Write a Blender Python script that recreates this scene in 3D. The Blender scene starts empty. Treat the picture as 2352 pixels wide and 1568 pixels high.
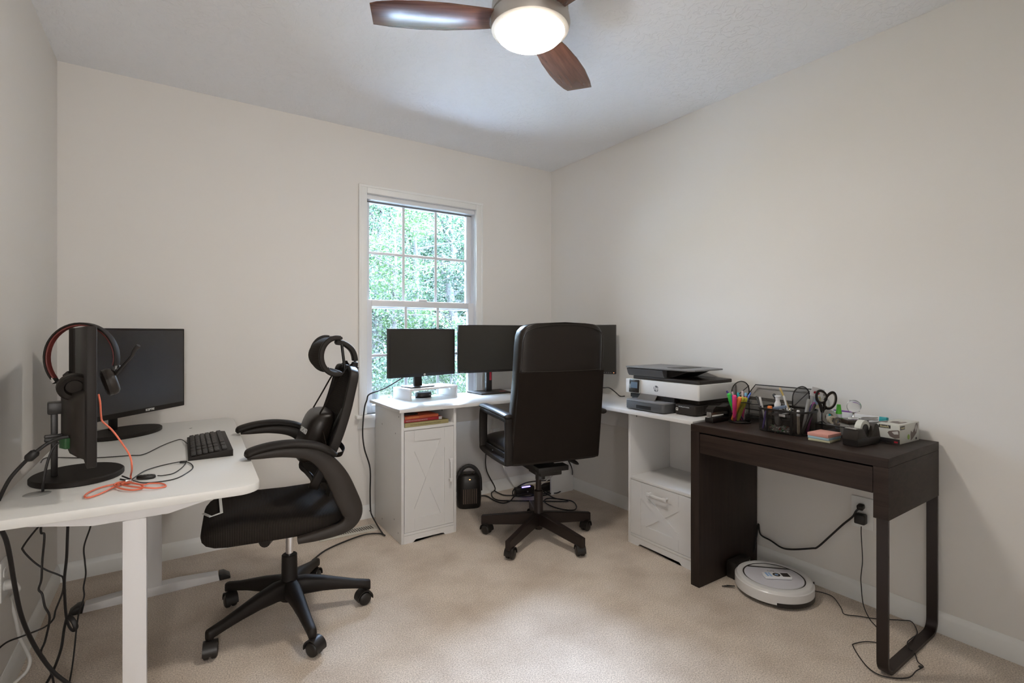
LEAF = 0.46; SKY = 84.0
import bpy, bmesh, math, random
from math import sin, cos, pi, radians as R
from mathutils import Vector as V, Matrix
random.seed(7)
SC = bpy.context.scene
COL = SC.collection

# ------------------------------------------------------------ materials
def mat(name, col, rough=0.5, metal=0.0, spec=0.5, coat=0.0):
    m = bpy.data.materials.new(name); m.use_nodes = True
    b = m.node_tree.nodes['Principled BSDF']
    b.inputs['Base Color'].default_value = (*col, 1)
    b.inputs['Roughness'].default_value = rough
    b.inputs['Metallic'].default_value = metal
    b.inputs['Specular IOR Level'].default_value = spec
    b.inputs['Coat Weight'].default_value = coat
    return m

def nd(m, t, **kw):
    n = m.node_tree.nodes.new(t)
    for k, v in kw.items():
        if k in n.inputs: n.inputs[k].default_value = v
        else: setattr(n, k, v)
    return n

def lk(m, a, b): m.node_tree.links.new(a, b)
def bsdf(m): return m.node_tree.nodes['Principled BSDF']

def coords(m, scale=(1, 1, 1)):
    tc = nd(m, 'ShaderNodeTexCoord'); mp = nd(m, 'ShaderNodeMapping')
    mp.inputs['Scale'].default_value = scale
    lk(m, tc.outputs['Object'], mp.inputs['Vector'])
    return mp.outputs['Vector']

def noise_bump(m, scale, strength, dist=0.002, detail=4, vscale=(1, 1, 1)):
    n = nd(m, 'ShaderNodeTexNoise'); n.inputs['Scale'].default_value = scale; n.inputs['Detail'].default_value = detail
    lk(m, coords(m, vscale), n.inputs['Vector'])
    b = nd(m, 'ShaderNodeBump'); b.inputs['Strength'].default_value = strength; b.inputs['Distance'].default_value = dist
    lk(m, n.outputs['Fac'], b.inputs['Height']); lk(m, b.outputs['Normal'], bsdf(m).inputs['Normal'])
    return m

def mottle(m, c1, c2, scale, vscale=(1, 1, 1), detail=6, lo=0.35, hi=0.65, dist=0.0):
    n = nd(m, 'ShaderNodeTexNoise'); n.inputs['Scale'].default_value = scale; n.inputs['Detail'].default_value = detail
    n.inputs['Distortion'].default_value = dist
    lk(m, coords(m, vscale), n.inputs['Vector'])
    r = nd(m, 'ShaderNodeValToRGB'); e = r.color_ramp.elements
    e[0].position = lo; e[1].position = hi; e[0].color = (*c1, 1); e[1].color = (*c2, 1)
    lk(m, n.outputs['Fac'], r.inputs['Fac']); lk(m, r.outputs['Color'], bsdf(m).inputs['Base Color'])
    return m

def emit(name, col, s):
    m = mat(name, col, 0.4)
    b = bsdf(m); b.inputs['Emission Color'].default_value = (*col, 1); b.inputs['Emission Strength'].default_value = s
    return m

def ribbed(name, c1, c2, scale, axis, rough=0.9, strength=0.5):
    m = mat(name, c1, rough, 0, 0.12)
    w = nd(m, 'ShaderNodeTexWave', wave_type='BANDS', bands_direction=axis)
    w.inputs['Scale'].default_value = scale
    lk(m, coords(m), w.inputs['Vector'])
    r = nd(m, 'ShaderNodeValToRGB'); e = r.color_ramp.elements
    e[0].color = (*c1, 1); e[1].color = (*c2, 1)
    lk(m, w.outputs['Fac'], r.inputs['Fac']); lk(m, r.outputs['Color'], bsdf(m).inputs['Base Color'])
    b = nd(m, 'ShaderNodeBump'); b.inputs['Strength'].default_value = strength; b.inputs['Distance'].default_value = 0.001
    lk(m, w.outputs['Fac'], b.inputs['Height']); lk(m, b.outputs['Normal'], bsdf(m).inputs['Normal'])
    return m

def holes(name, col, cover, rough=0.45):
    """perforated metal too fine to resolve: dark sheet covering a share of the area, a faint weave on top"""
    m = mat(name, col, rough, 0.2, 0.4)
    w1 = nd(m, 'ShaderNodeTexWave', wave_type='BANDS', bands_direction='DIAGONAL'); w1.inputs['Scale'].default_value = 110
    lk(m, coords(m), w1.inputs['Vector'])
    w2 = nd(m, 'ShaderNodeTexWave', wave_type='BANDS', bands_direction='DIAGONAL'); w2.inputs['Scale'].default_value = 110
    lk(m, coords(m, (-1, -1, 1)), w2.inputs['Vector'])
    a = nd(m, 'ShaderNodeMath', operation='MULTIPLY'); lk(m, w1.outputs['Fac'], a.inputs[0]); lk(m, w2.outputs['Fac'], a.inputs[1])
    r = nd(m, 'ShaderNodeMapRange'); r.inputs['To Min'].default_value = max(0, cover - 0.14); r.inputs['To Max'].default_value = cover + 0.42
    lk(m, a.outputs[0], r.inputs['Value'])
    tr = nd(m, 'ShaderNodeBsdfTransparent'); mx = nd(m, 'ShaderNodeMixShader')
    lk(m, r.outputs[0], mx.inputs[0]); lk(m, tr.outputs[0], mx.inputs[1]); lk(m, bsdf(m).outputs[0], mx.inputs[2])
    lk(m, mx.outputs[0], m.node_tree.nodes['Material Output'].inputs['Surface'])
    return m

MT = {}
MT['wall'] = noise_bump(mat('wall_paint', (0.775, 0.75, 0.715), 0.75, 0, 0.3), 160, 0.12, 0.001)
MT['ceil'] = mat('ceiling_paint', (0.90, 0.91, 0.935), 0.85, 0, 0.2)
MT['trim'] = mat('trim_paint', (0.82, 0.82, 0.80), 0.35)
MT['vinyl'] = mat('window_vinyl', (0.76, 0.77, 0.79), 0.35)
MT['white_lam'] = mat('white_laminate', (0.70, 0.69, 0.68), 0.28)
MT['white_door'] = mat('white_door', (0.66, 0.65, 0.64), 0.35)
MT['desk_top'] = mat('standing_desk_top', (0.70, 0.69, 0.66), 0.4)
MT['white_metal'] = mat('white_metal', (0.70, 0.69, 0.69), 0.4)
MT['grey_trim'] = mat('pale_grey_plastic', (0.42, 0.42, 0.40), 0.45)
MT['grey_panel'] = mat('grey_back_panel', (0.50, 0.50, 0.52), 0.5)
MT['black'] = mat('black_plastic', (0.011, 0.0084, 0.0072), 0.42)
MT['black_soft'] = noise_bump(mat('soft_black_plastic', (0.0125, 0.0092, 0.0074), 0.55, 0, 0.28), 500, 0.1, 0.0005)
MT['dk_plastic'] = noise_bump(mat('dark_grey_plastic', (0.026, 0.020, 0.016), 0.5, 0, 0.32), 400, 0.1, 0.0005)
MT['brown_metal'] = mat('dark_brown_metal', (0.022, 0.014, 0.012), 0.35, 0.3)
MT['cable'] = mat('black_cable', (0.012, 0.010, 0.010), 0.5)
MT['white_cable'] = mat('white_cable', (0.62, 0.61, 0.58), 0.5)
MT['screen'] = mat('dark_glossy_screen', (0.024, 0.019, 0.016), 0.27, 0, 0.6)
MT['screen_matte'] = mat('dark_matte_screen', (0.026, 0.023, 0.018), 0.34, 0, 0.5)
MT['leather'] = noise_bump(mat('black_leather', (0.0135, 0.0098, 0.0076), 0.36, 0, 0.32), 260, 0.25, 0.001)
MT['fabric'] = noise_bump(mat('black_fabric', (0.014, 0.010, 0.0078), 0.9, 0, 0.1), 700, 0.3, 0.001)
MT['seat_mesh'] = ribbed('ribbed_black_mesh', (0.008, 0.006, 0.005), (0.036, 0.029, 0.024), 60, 'X')
MT['back_mesh'] = ribbed('fine_black_mesh', (0.009, 0.007, 0.006), (0.050, 0.041, 0.034), 75, 'Z')
MT['chrome'] = mat('chrome', (0.75, 0.75, 0.76), 0.18, 1.0)
MT['steel'] = mat('brushed_steel', (0.55, 0.54, 0.53), 0.35, 1.0)
MT['nickel'] = mat('brushed_nickel', (0.50, 0.47, 0.43), 0.42, 0.7)
MT['white_paint'] = mat('white_ink', (0.75, 0.75, 0.73), 0.5)
MT['grey_ink'] = mat('grey_ink', (0.22, 0.22, 0.22), 0.5)
MT['red'] = mat('red_plastic', (0.45, 0.02, 0.04), 0.35)
MT['orange_cord'] = mat('salmon_cord', (0.75, 0.17, 0.09), 0.5)
MT['mesh_metal'] = holes('black_perforated_metal', (0.024, 0.018, 0.015), 0.50)
MT['mesh_sheer'] = holes('sheer_perforated_metal', (0.030, 0.024, 0.020), 0.30)
MT['wire'] = mat('black_wire', (0.013, 0.011, 0.010), 0.35, 0.3)
MT['paper'] = mat('white_paper', (0.78, 0.78, 0.80), 0.7)
MT['maroon'] = mat('maroon_leather', (0.14, 0.03, 0.025), 0.4)

def wood(name, c1, c2, vscale, scale=3.0, rough=0.4, bump=0.15):
    m = mottle(mat(name, c1, rough, 0, 0.28), c1, c2, scale, vscale, 8, 0.3, 0.7, 0.6)
    n = nd(m, 'ShaderNodeTexNoise'); n.inputs['Scale'].default_value = scale * 3; n.inputs['Detail'].default_value = 5
    lk(m, coords(m, vscale), n.inputs['Vector'])
    b = nd(m, 'ShaderNodeBump'); b.inputs['Strength'].default_value = bump; b.inputs['Distance'].default_value = 0.001
    lk(m, n.outputs['Fac'], b.inputs['Height']); lk(m, b.outputs['Normal'], bsdf(m).inputs['Normal'])
    return m
MT['dark_wood'] = wood('black_brown_wood', (0.015, 0.0085, 0.0065), (0.034, 0.021, 0.016), (10, 1.2, 24), 3.0, 0.5)
MT['dark_wood_v'] = wood('black_brown_side', (0.014, 0.008, 0.0065), (0.026, 0.016, 0.012), (16, 16, 1.2), 3.0, 0.5)
MT['blade_wood'] = wood('walnut_blade', (0.085, 0.035, 0.024), (0.17, 0.078, 0.052), (2, 24, 24), 2.2, 0.24, 0.05)
bsdf(MT['blade_wood']).inputs['Coat Weight'].default_value = 0.5; bsdf(MT['blade_wood']).inputs['Coat Roughness'].default_value = 0.22

# carpet
m = mat('beige_carpet', (0.5, 0.44, 0.37), 0.95, 0, 0.1)
v = coords(m)
n1 = nd(m, 'ShaderNodeTexNoise'); n1.inputs['Scale'].default_value = 210; n1.inputs['Detail'].default_value = 4; n1.inputs['Roughness'].default_value = 0.8; lk(m, v, n1.inputs['Vector'])
n2 = nd(m, 'ShaderNodeTexNoise'); n2.inputs['Scale'].default_value = 4.5; n2.inputs['Detail'].default_value = 3; lk(m, v, n2.inputs['Vector'])
r1 = nd(m, 'ShaderNodeValToRGB'); e = r1.color_ramp.elements
e[0].position = 0.36; e[1].position = 0.60; e[0].color = (0.40, 0.325, 0.262, 1); e[1].color = (0.85, 0.745, 0.635, 1)
r2 = nd(m, 'ShaderNodeValToRGB'); e = r2.color_ramp.elements
e[0].position = 0.3; e[1].position = 0.6; e[0].color = (0.80, 0.77, 0.74, 1); e[1].color = (1, 1, 1, 1)
mu = nd(m, 'ShaderNodeMix', data_type='RGBA', blend_type='MULTIPLY'); mu.inputs[0].default_value = 1
lk(m, n1.outputs['Fac'], r1.inputs['Fac']); lk(m, n2.outputs['Fac'], r2.inputs['Fac'])
lk(m, r1.outputs['Color'], mu.inputs[6]); lk(m, r2.outputs['Color'], mu.inputs[7]); lk(m, mu.outputs[2], bsdf(m).inputs['Base Color'])
b = nd(m, 'ShaderNodeBump'); b.inputs['Strength'].default_value = 0.6; b.inputs['Distance'].default_value = 0.003
lk(m, n1.outputs['Fac'], b.inputs['Height']); lk(m, b.outputs['Normal'], bsdf(m).inputs['Normal'])
bsdf(m).inputs['Sheen Weight'].default_value = 0.15
MT['carpet'] = m
# stippled ceiling
m = MT['ceil']
v = coords(m)
a1 = nd(m, 'ShaderNodeTexNoise'); a1.inputs['Scale'].default_value = 21; a1.inputs['Detail'].default_value = 5; a1.inputs['Distortion'].default_value = 1.6; lk(m, v, a1.inputs['Vector'])
rr = nd(m, 'ShaderNodeValToRGB'); e = rr.color_ramp.elements
e[0].position = 0.47; e[1].position = 0.56
lk(m, a1.outputs['Fac'], rr.inputs['Fac'])
b = nd(m, 'ShaderNodeBump'); b.inputs['Strength'].default_value = 0.34; b.inputs['Distance'].default_value = 0.006
lk(m, rr.outputs['Color'], b.inputs['Height']); lk(m, b.outputs['Normal'], bsdf(m).inputs['Normal'])
# window glass
m = bpy.data.materials.new('window_glass'); m.use_nodes = True
nt = m.node_tree; nt.nodes.remove(nt.nodes['Principled BSDF'])
tr = nd(m, 'ShaderNodeBsdfTransparent'); tr.inputs['Color'].default_value = (0.93, 0.96, 0.97, 1)
gl = nd(m, 'ShaderNodeBsdfGlossy'); gl.inputs['Roughness'].default_value = 0.02
fr = nd(m, 'ShaderNodeFresnel'); fr.inputs['IOR'].default_value = 1.35
mx = nd(m, 'ShaderNodeMixShader')
lk(m, fr.outputs[0], mx.inputs[0]); lk(m, tr.outputs[0], mx.inputs[1]); lk(m, gl.outputs[0], mx.inputs[2])
lk(m, mx.outputs[0], nt.nodes['Material Output'].inputs['Surface'])
MT['glass'] = m
# crystal
m = mat('clear_crystal', (0.95, 0.96, 0.96), 0.14); bsdf(m).inputs['Transmission Weight'].default_value = 1.0; bsdf(m).inputs['IOR'].default_value = 1.22
MT['crystal'] = m
m = mat('frosted_plastic', (0.75, 0.74, 0.70), 0.35); bsdf(m).inputs['Transmission Weight'].default_value = 0.55
MT['frost'] = m

def flat(key, col, rough=0.45):
    if key not in MT: MT[key] = mat(key, col, rough)
    return MT[key]

# ------------------------------------------------------------ geometry
def rmat(rot): return Matrix.Rotation(rot[2], 3, 'Z') @ Matrix.Rotation(rot[1], 3, 'Y') @ Matrix.Rotation(rot[0], 3, 'X')

def catmull(pts, k=6, closed=False):
    P = [V(p) for p in pts]; n = len(P); out = []
    if n < 3: return P
    rng = range(n) if closed else range(n - 1)
    for i in rng:
        if closed: p0, p1, p2, p3 = P[i - 1], P[i], P[(i + 1) % n], P[(i + 2) % n]
        else:
            p1, p2 = P[i], P[i + 1]
            p0 = P[i - 1] if i > 0 else p1 * 2 - p2
            p3 = P[i + 2] if i + 2 < n else p2 * 2 - p1
        for j in range(k):
            t = j / k
            out.append(0.5 * ((2 * p1) + (p2 - p0) * t + (2 * p0 - 5 * p1 + 4 * p2 - p3) * t * t + (3 * p1 - p0 - 3 * p2 + p3) * t ** 3))
    if not closed: out.append(P[-1])
    return out

def rrect(w, h, r, n=5, cx=0, cy=0):
    out = []
    for (sx, sy, a0) in ((1, 1, 0), (-1, 1, 90), (-1, -1, 180), (1, -1, 270)):
        for i in range(n + 1):
            a = R(a0 + 90 * i / n)
            out.append((cx + sx * (w / 2 - r) + r * cos(a), cy + sy * (h / 2 - r) + r * sin(a)))
    return out

def world(o):
    m = o.matrix_basis.copy()
    while o.parent:
        o = o.parent; m = o.matrix_basis @ m
    return m

class MB:
    def __init__(s): s.v = []; s.f = []
    def add(s, vs, fs):
        k = len(s.v); s.v += [tuple(p) for p in vs]; s.f += [tuple(i + k for i in f) for f in fs]; return s
    def bx(s, c, size, rot=(0, 0, 0), bev=0, seg=2):
        bm = bmesh.new(); bmesh.ops.create_cube(bm, size=1)
        for v in bm.verts: v.co = V((v.co.x * size[0], v.co.y * size[1], v.co.z * size[2]))
        if bev:
            bev = min(bev, min(size) * 0.49)
            bmesh.ops.bevel(bm, geom=bm.edges[:], offset=bev, segments=seg, profile=0.5, affect='EDGES')
        M3 = rmat(rot); c = V(c); bm.verts.index_update()
        s.add([c + M3 @ v.co for v in bm.verts], [[v.index for v in f.verts] for f in bm.faces]); bm.free(); return s
    def box(s, x0, x1, y0, y1, z0, z1, bev=0, seg=2):
        return s.bx(((x0 + x1) / 2, (y0 + y1) / 2, (z0 + z1) / 2), (abs(x1 - x0), abs(y1 - y0), abs(z1 - z0)), (0, 0, 0), bev, seg)
    def loft(s, secs, closed=True, caps=True, loop=False):
        n = len(secs[0]); vs = [p for sec in secs for p in sec]; fs = []
        K = len(secs)
        for i in range(K if loop else K - 1):
            for j in range(n if closed else n - 1):
                a, b = i * n + j, i * n + (j + 1) % n
                c, d = ((i + 1) % K) * n + (j + 1) % n, ((i + 1) % K) * n + j
                fs.append((a, b, c, d))
        if caps and closed and not loop:
            fs.append(tuple(reversed(range(n)))); fs.append(tuple((K - 1) * n + j for j in range(n)))
        return s.add(vs, fs)
    def tube(s, pts, r, n=8, closed=False, ab=None, up=None, caps=True):
        P = [V(p) for p in pts]; K = len(P)
        T = []
        for i in range(K):
            if closed: t = P[(i + 1) % K] - P[i - 1]
            else: t = P[min(i + 1, K - 1)] - P[max(i - 1, 0)]
            T.append(t.normalized() if t.length > 1e-9 else V((0, 0, 1)))
        u = V(up) if up is not None else (V((0, 0, 1)) if abs(T[0].z) < 0.9 else V((1, 0, 0)))
        nrm = (u - T[0] * u.dot(T[0])).normalized(); secs = []
        for i in range(K):
            if up is not None:
                uu = V(up); q = uu - T[i] * uu.dot(T[i])
                nrm = q.normalized() if q.length > 1e-5 else nrm
            else:
                q = nrm - T[i] * nrm.dot(T[i]); nrm = q.normalized() if q.length > 1e-6 else nrm
            bn = T[i].cross(nrm)
            rr = r[i] if isinstance(r, (list, tuple)) else r
            if ab:
                k = rr if isinstance(r, (list, tuple)) else 1.0
                poly = ab if not isinstance(ab[0], (int, float)) else [(ab[0] * cos(2 * pi * j / n), ab[1] * sin(2 * pi * j / n)) for j in range(n)]
                secs.append([P[i] + nrm * (a * k) + bn * (b * k) for a, b in poly])
            else:
                secs.append([P[i] + nrm * (rr * cos(2 * pi * j / n)) + bn * (rr * sin(2 * pi * j / n)) for j in range(n)])
        return s.loft(secs, True, caps, closed)
    def cyl(s, p0, p1, r, r2=None, n=20):
        return s.tube([p0, p1], [r, r if r2 is None else r2], n)
    def lathe(s, prof, c=(0, 0, 0), n=32, M3=None, arc=None):
        secs = []; c = V(c); a0, a1 = arc or (0, 2 * pi)
        K = n if arc is None else n + 1
        for i in range(K):
            a = a0 + (a1 - a0) * i / n
            sec = [V((r * cos(a), r * sin(a), z)) for r, z in prof]
            secs.append([c + (M3 @ p if M3 else p) for p in sec])
        return s.loft(secs, False, False, arc is None)
    def prism(s, poly, t0, t1, plane='xy', c=(0, 0, 0), bev=0, M3=None, seg=2):
        n = len(poly)
        def at(a, b, t): return {'xy': V((a, b, t)), 'xz': V((a, t, b)), 'yz': V((t, a, b))}[plane]
        bm = bmesh.new()
        A = [bm.verts.new(at(a, b, t0)) for a, b in poly]; B = [bm.verts.new(at(a, b, t1)) for a, b in poly]
        bm.faces.new(A); bm.faces.new(list(reversed(B)))
        for i in range(n): bm.faces.new((A[(i + 1) % n], A[i], B[i], B[(i + 1) % n]))
        bmesh.ops.recalc_face_normals(bm, faces=bm.faces[:])
        if bev:
            ed = [e for e in bm.edges if (e.verts[0] in A) == (e.verts[1] in A)]
            bmesh.ops.bevel(bm, geom=ed, offset=bev, segments=seg, profile=0.5, affect='EDGES')
        bm.verts.index_update(); c = V(c)
        s.add([c + (M3 @ v.co if M3 else v.co) for v in bm.verts], [[v.index for v in f.verts] for f in bm.faces]); bm.free(); return s
    def sph(s, c, r, sc=(1, 1, 1), n=20, M3=None):
        secs = []; c = V(c); k = n // 2
        for i in range(k + 1):
            t = pi * i / k; t = min(max(t, 0.02), pi - 0.02)
            sec = [V((r * sc[0] * sin(t) * cos(2 * pi * j / n), r * sc[1] * sin(t) * sin(2 * pi * j / n), r * sc[2] * cos(t))) for j in range(n)]
            secs.append([c + (M3 @ p if M3 else p) for p in sec])
        return s.loft(secs, True, True)
    def sheet(s, fn, nu, nv, th=0.0, dirn=None):
        """surface fn(u,v) with thickness th along its normal"""
        P = [[V(fn(i / nu, j / nv)) for j in range(nv + 1)] for i in range(nu + 1)]
        N = [[None] * (nv + 1) for _ in range(nu + 1)]
        for i in range(nu + 1):
            for j in range(nv + 1):
                du = P[min(i + 1, nu)][j] - P[max(i - 1, 0)][j]; dv = P[i][min(j + 1, nv)] - P[i][max(j - 1, 0)]
                N[i][j] = du.cross(dv).normalized()
        W = nv + 1; top = [P[i][j] for i in range(nu + 1) for j in range(W)]
        fs = [(i * W + j, (i + 1) * W + j, (i + 1) * W + j + 1, i * W + j + 1) for i in range(nu) for j in range(nv)]
        if not th: return s.add(top, fs)
        bot = [P[i][j] - N[i][j] * th for i in range(nu + 1) for j in range(W)]
        k = len(top)
        fs2 = fs + [tuple(k + q for q in reversed(f)) for f in fs]
        for i in range(nu):
            fs2.append((i * W, k + i * W, k + (i + 1) * W, (i + 1) * W))
            fs2.append((i * W + nv, (i + 1) * W + nv, k + (i + 1) * W + nv, k + i * W + nv))
        for j in range(nv):
            fs2.append((j, j + 1, k + j + 1, k + j))
            q = nu * W
            fs2.append((q + j, k + q + j, k + q + j + 1, q + j + 1))
        return s.add(top + bot, fs2)
    def build(s, name, m, parent=None, w=False, sharp=40, mods=None):
        me = bpy.data.meshes.new(name)
        vs = [V(p) for p in s.v]
        if w and parent is not None:
            inv = world(parent).inverted(); vs = [inv @ p for p in vs]
        me.from_pydata(vs, [], s.f); me.validate()
        bm = bmesh.new(); bm.from_mesh(me); bmesh.ops.recalc_face_normals(bm, faces=bm.faces[:]); bm.to_mesh(me); bm.free()
        me.polygons.foreach_set('use_smooth', [True] * len(me.polygons))
        me.set_sharp_from_angle(angle=R(sharp))
        me.materials.append(MT[m] if isinstance(m, str) else m)
        o = bpy.data.objects.new(name, me); COL.objects.link(o)
        if parent is not None: o.parent = parent
        return o

def tag(o, label, cat, group=None, kind=None):
    o['label'] = label
    if cat: o['category'] = cat
    if group: o['group'] = group
    if kind: o['kind'] = kind
    return o

def thing(name, label, cat, loc=(0, 0, 0), rz=0.0, group=None, kind=None, rot=None):
    o = bpy.data.objects.new(name, None); COL.objects.link(o)
    o.empty_display_size = 0.05
    o.location = loc; o.rotation_euler = rot if rot else (0, 0, rz)
    o.matrix_basis  # evaluated from loc/rot
    return tag(o, label, cat, group, kind)

def text(name, s, size, m, parent, org, xd, up, w=False, ext=0.0004, align='CENTER', bold=0.0, shear=0.0, sx=1.0):
    cu = bpy.data.curves.new(name, 'FONT'); cu.body = s; cu.size = size; cu.extrude = ext; cu.align_x = align; cu.align_y = 'CENTER'
    cu.offset = bold; cu.shear = shear; cu.resolution_u = 3
    t = bpy.data.objects.new(name, cu); COL.objects.link(t)
    dg = bpy.context.evaluated_depsgraph_get(); dg.update()
    me = bpy.data.meshes.new_from_object(t.evaluated_get(dg))
    COL.objects.unlink(t); bpy.data.objects.remove(t); bpy.data.curves.remove(cu)
    xd = V(xd).normalized(); up = V(up); up = (up - xd * up.dot(xd)).normalized(); z = xd.cross(up); org = V(org)
    inv = world(parent).inverted() if (w and parent is not None) else None
    for v in me.vertices:
        p = org + xd * v.co.x * sx + up * v.co.y + z * v.co.z
        v.co = inv @ p if inv else p
    me.materials.clear(); me.materials.append(MT[m] if isinstance(m, str) else m)
    o = bpy.data.objects.new(name, me); COL.objects.link(o)
    if parent is not None: o.parent = parent
    return o

def kids(o): return [c for c in COL.objects if c.parent == o]
def dup(root, loc=None, rz=None, label=None, group=None):
    def rec(o, par):
        c = o.copy(); COL.objects.link(c); c.parent = par
        for k in kids(o): rec(k, c)
        return c
    r = rec(root, None)
    if loc is not None: r.location = loc
    if rz is not None: r.rotation_euler = (0, 0, rz)
    if label: r['label'] = label
    if group: r['group'] = group
    return r

def cable(name, pts, r, m, label=None, parent=None, k=8, n=8, flatab=None, cat='cable', w=True, group=None):
    b = MB().tube(catmull(pts, k), r, n, ab=flatab)
    o = b.build(name, m, parent, w=w)
    if label: tag(o, label, cat, group)
    return o

def struct(name, mb, m, label, parent=None):
    o = mb.build(name, m, parent); o['kind'] = 'structure'; o['label'] = label
    return o

# ------------------------------------------------------------ camera
cam = bpy.data.cameras.new('camera'); co = bpy.data.objects.new('camera', cam); COL.objects.link(co)
cam.sensor_width = 36; cam.lens = 1154 / 2352 * 36; cam.shift_y = -22 / 2352; cam.clip_start = 0.02
co.location = (-2.482, -3.137, 1.172); co.rotation_euler = (pi / 2, 0, R(-33.9)); SC.camera = co
SC.view_settings.view_transform = 'Standard'; SC.view_settings.look = 'None'
SC.view_settings.exposure = 0.66; SC.view_settings.gamma = 1; SC.view_settings.use_curve_mapping = False

# ------------------------------------------------------------ room
XL, XR, YB, YF, H = -2.937, 0.0, 0.0, -3.42, 2.44
T = 0.14
WX0, WX1, WZ0, WZ1 = -1.490, -0.678, 0.655, 2.055      # rough opening
struct('floor', MB().box(XL - T, XR + T, YF - T, YB + T, -0.1, 0), 'carpet', 'beige cut pile carpet covering the whole floor')
struct('ceiling', MB().box(XL - T, XR + T, YF - T, YB + T, H, H + 0.1), 'ceil', 'white textured ceiling')
wb = MB().box(XL - T, WX0, 0, T, 0, H).box(WX1, XR + T, 0, T, 0, H).box(WX0, WX1, 0, T, 0, WZ0).box(WX0, WX1, 0, T, WZ1, H)
struct('wall_back', wb, 'wall', 'greige wall holding the window')
struct('wall_right', MB().box(XR, XR + T, YF - T, YB, 0, H), 'wall', 'greige wall behind the printer and dark desk')
struct('wall_left', MB().box(XL - T, XL, YF - T, YB, 0, H), 'wall', 'greige wall beside the standing desk')
HX0, HX1, HZ = -2.880, -2.060, 2.04                        # unseen doorway added behind the camera to let fill light in
struct('wall_front', MB().box(XL, HX0, YF - T, YF, 0, H).box(HX1, XR, YF - T, YF, 0, H).box(HX0, HX1, YF - T, YF, HZ, H), 'wall', 'greige wall opposite the window')
tm = MB()
for yy in (YF, YF - T - 0.016):
    tm.box(HX0 - 0.055, HX0, yy, yy + 0.016, 0, HZ + 0.055, 0.003).box(HX1, HX1 + 0.06, yy, yy + 0.016, 0, HZ + 0.055, 0.003).box(HX0, HX1, yy, yy + 0.016, HZ, HZ + 0.055, 0.003)
struct('trim_1', tm, 'trim', 'white casing round the unseen added doorway opposite the window')
HY = -4.75  # short hallway, out of view, added with its lamp to lift shadows
struct('floor_hall', MB().box(XL - 0.9, -0.6, HY - 0.1, YF - T, -0.1, 0), 'carpet', 'carpet of the unseen hallway added for fill light')
struct('ceiling_hall', MB().box(XL - 0.9, -0.6, HY - 0.1, YF - T, H, H + 0.1), 'ceil', 'ceiling of the unseen added hallway')
struct('wall_hall', MB().box(XL - 0.9, -0.6, HY - 0.1, HY, 0, H).box(XL - 1.0, XL - 0.9, HY - 0.1, YF - T, 0, H).box(-0.6, -0.5, HY - 0.1, YF - T, 0, H).box(XL - 0.9, XL - T, YF - T - 0.1, YF - T, 0, H), 'wall', 'greige walls of the unseen added hallway')
bprof = [(0, 0), (0.013, 0), (0.013, 0.060), (0.010, 0.068), (0.006, 0.078), (0.003, 0.084), (0, 0.084)]
def base(name, a, b, nrm, label):
    a, b, nrm = V(a), V(b), V(nrm)
    mb = MB().loft([[p + nrm * d + V((0, 0, z)) for d, z in bprof] for p in (a, b)])
    struct(name, mb, 'trim', label)
base('baseboard_back', (XL, 0, 0), (XR, 0, 0), (0, -1, 0), 'white baseboard along the window wall')
base('baseboard_right', (0, YF, 0), (0, 0, 0), (-1, 0, 0), 'white baseboard along the wall behind the dark desk')
base('baseboard_left', (XL, YF, 0), (XL, 0, 0), (1, 0, 0), 'white baseboard along the wall beside the standing desk')
base('baseboard_front', (HX1 + 0.06, YF, 0), (XR, YF, 0), (0, 1, 0), 'white baseboard opposite the window')

# window
win = bpy.data.objects.new('window_1', None); COL.objects.link(win); win.location = (-1.084, 0, WZ0); win['kind'] = 'structure'
win['label'] = 'white double hung window with grid bars facing the trees'
def W(name, mb, m): return mb.build(name, m, win, w=True)
cs = MB()
cw = 0.050
cs.box(WX0 - cw + 0.012, WX0 + 0.012, -0.016, 0.0, WZ0, WZ1 + cw - 0.012, 0.004)
cs.box(WX1 - 0.012, WX1 + cw - 0.012, -0.016, 0.0, WZ0, WZ1 + cw - 0.012, 0.004)
cs.box(WX0 + 0.012, WX1 - 0.012, -0.016, 0.0, WZ1 - 0.012, WZ1 + cw - 0.012, 0.004)
cs.box(WX0 - cw + 0.010, WX0 - cw + 0.024, -0.022, 0, WZ0, WZ1 + cw - 0.012, 0.003)
cs.box(WX1 + cw - 0.024, WX1 + cw - 0.010, -0.022, 0, WZ0, WZ1 + cw - 0.012, 0.003)
cs.box(WX0 - cw + 0.0095, WX1 + cw - 0.0095, -0.0225, 0, WZ1 + cw - 0.025, WZ1 + cw - 0.010, 0.003)
W('casing', cs, 'trim')
st = MB().box(WX0 - cw - 0.012, WX1 + cw + 0.012, -0.048, 0.05, WZ0 - 0.022, WZ0, 0.006)
st.prism([(-0.036, WZ0 - 0.022), (-0.030, WZ0 - 0.040), (-0.018, WZ0 - 0.052), (-0.014, WZ0 - 0.085), (0, WZ0 - 0.085), (0, WZ0 - 0.022)], WX0 - cw + 0.006, WX1 + cw - 0.006, 'yz')
W('sill', st, 'trim')
jb = MB().box(WX0, WX0 + 0.014, 0, 0.12, WZ0, WZ1).box(WX1 - 0.014, WX1, 0, 0.12, WZ0, WZ1).box(WX0, WX1, 0, 0.12, WZ1 - 0.014, WZ1).box(WX0, WX1, 0.05, 0.13, WZ0 - 0.01, WZ0 + 0.014)
W('jamb', jb, 'vinyl')
W('head_stop', MB().box(WX0 + 0.014, WX1 - 0.014, 0.006, 0.055, WZ1 - 0.042, WZ1 - 0.0145, 0.003), 'vinyl')
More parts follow.
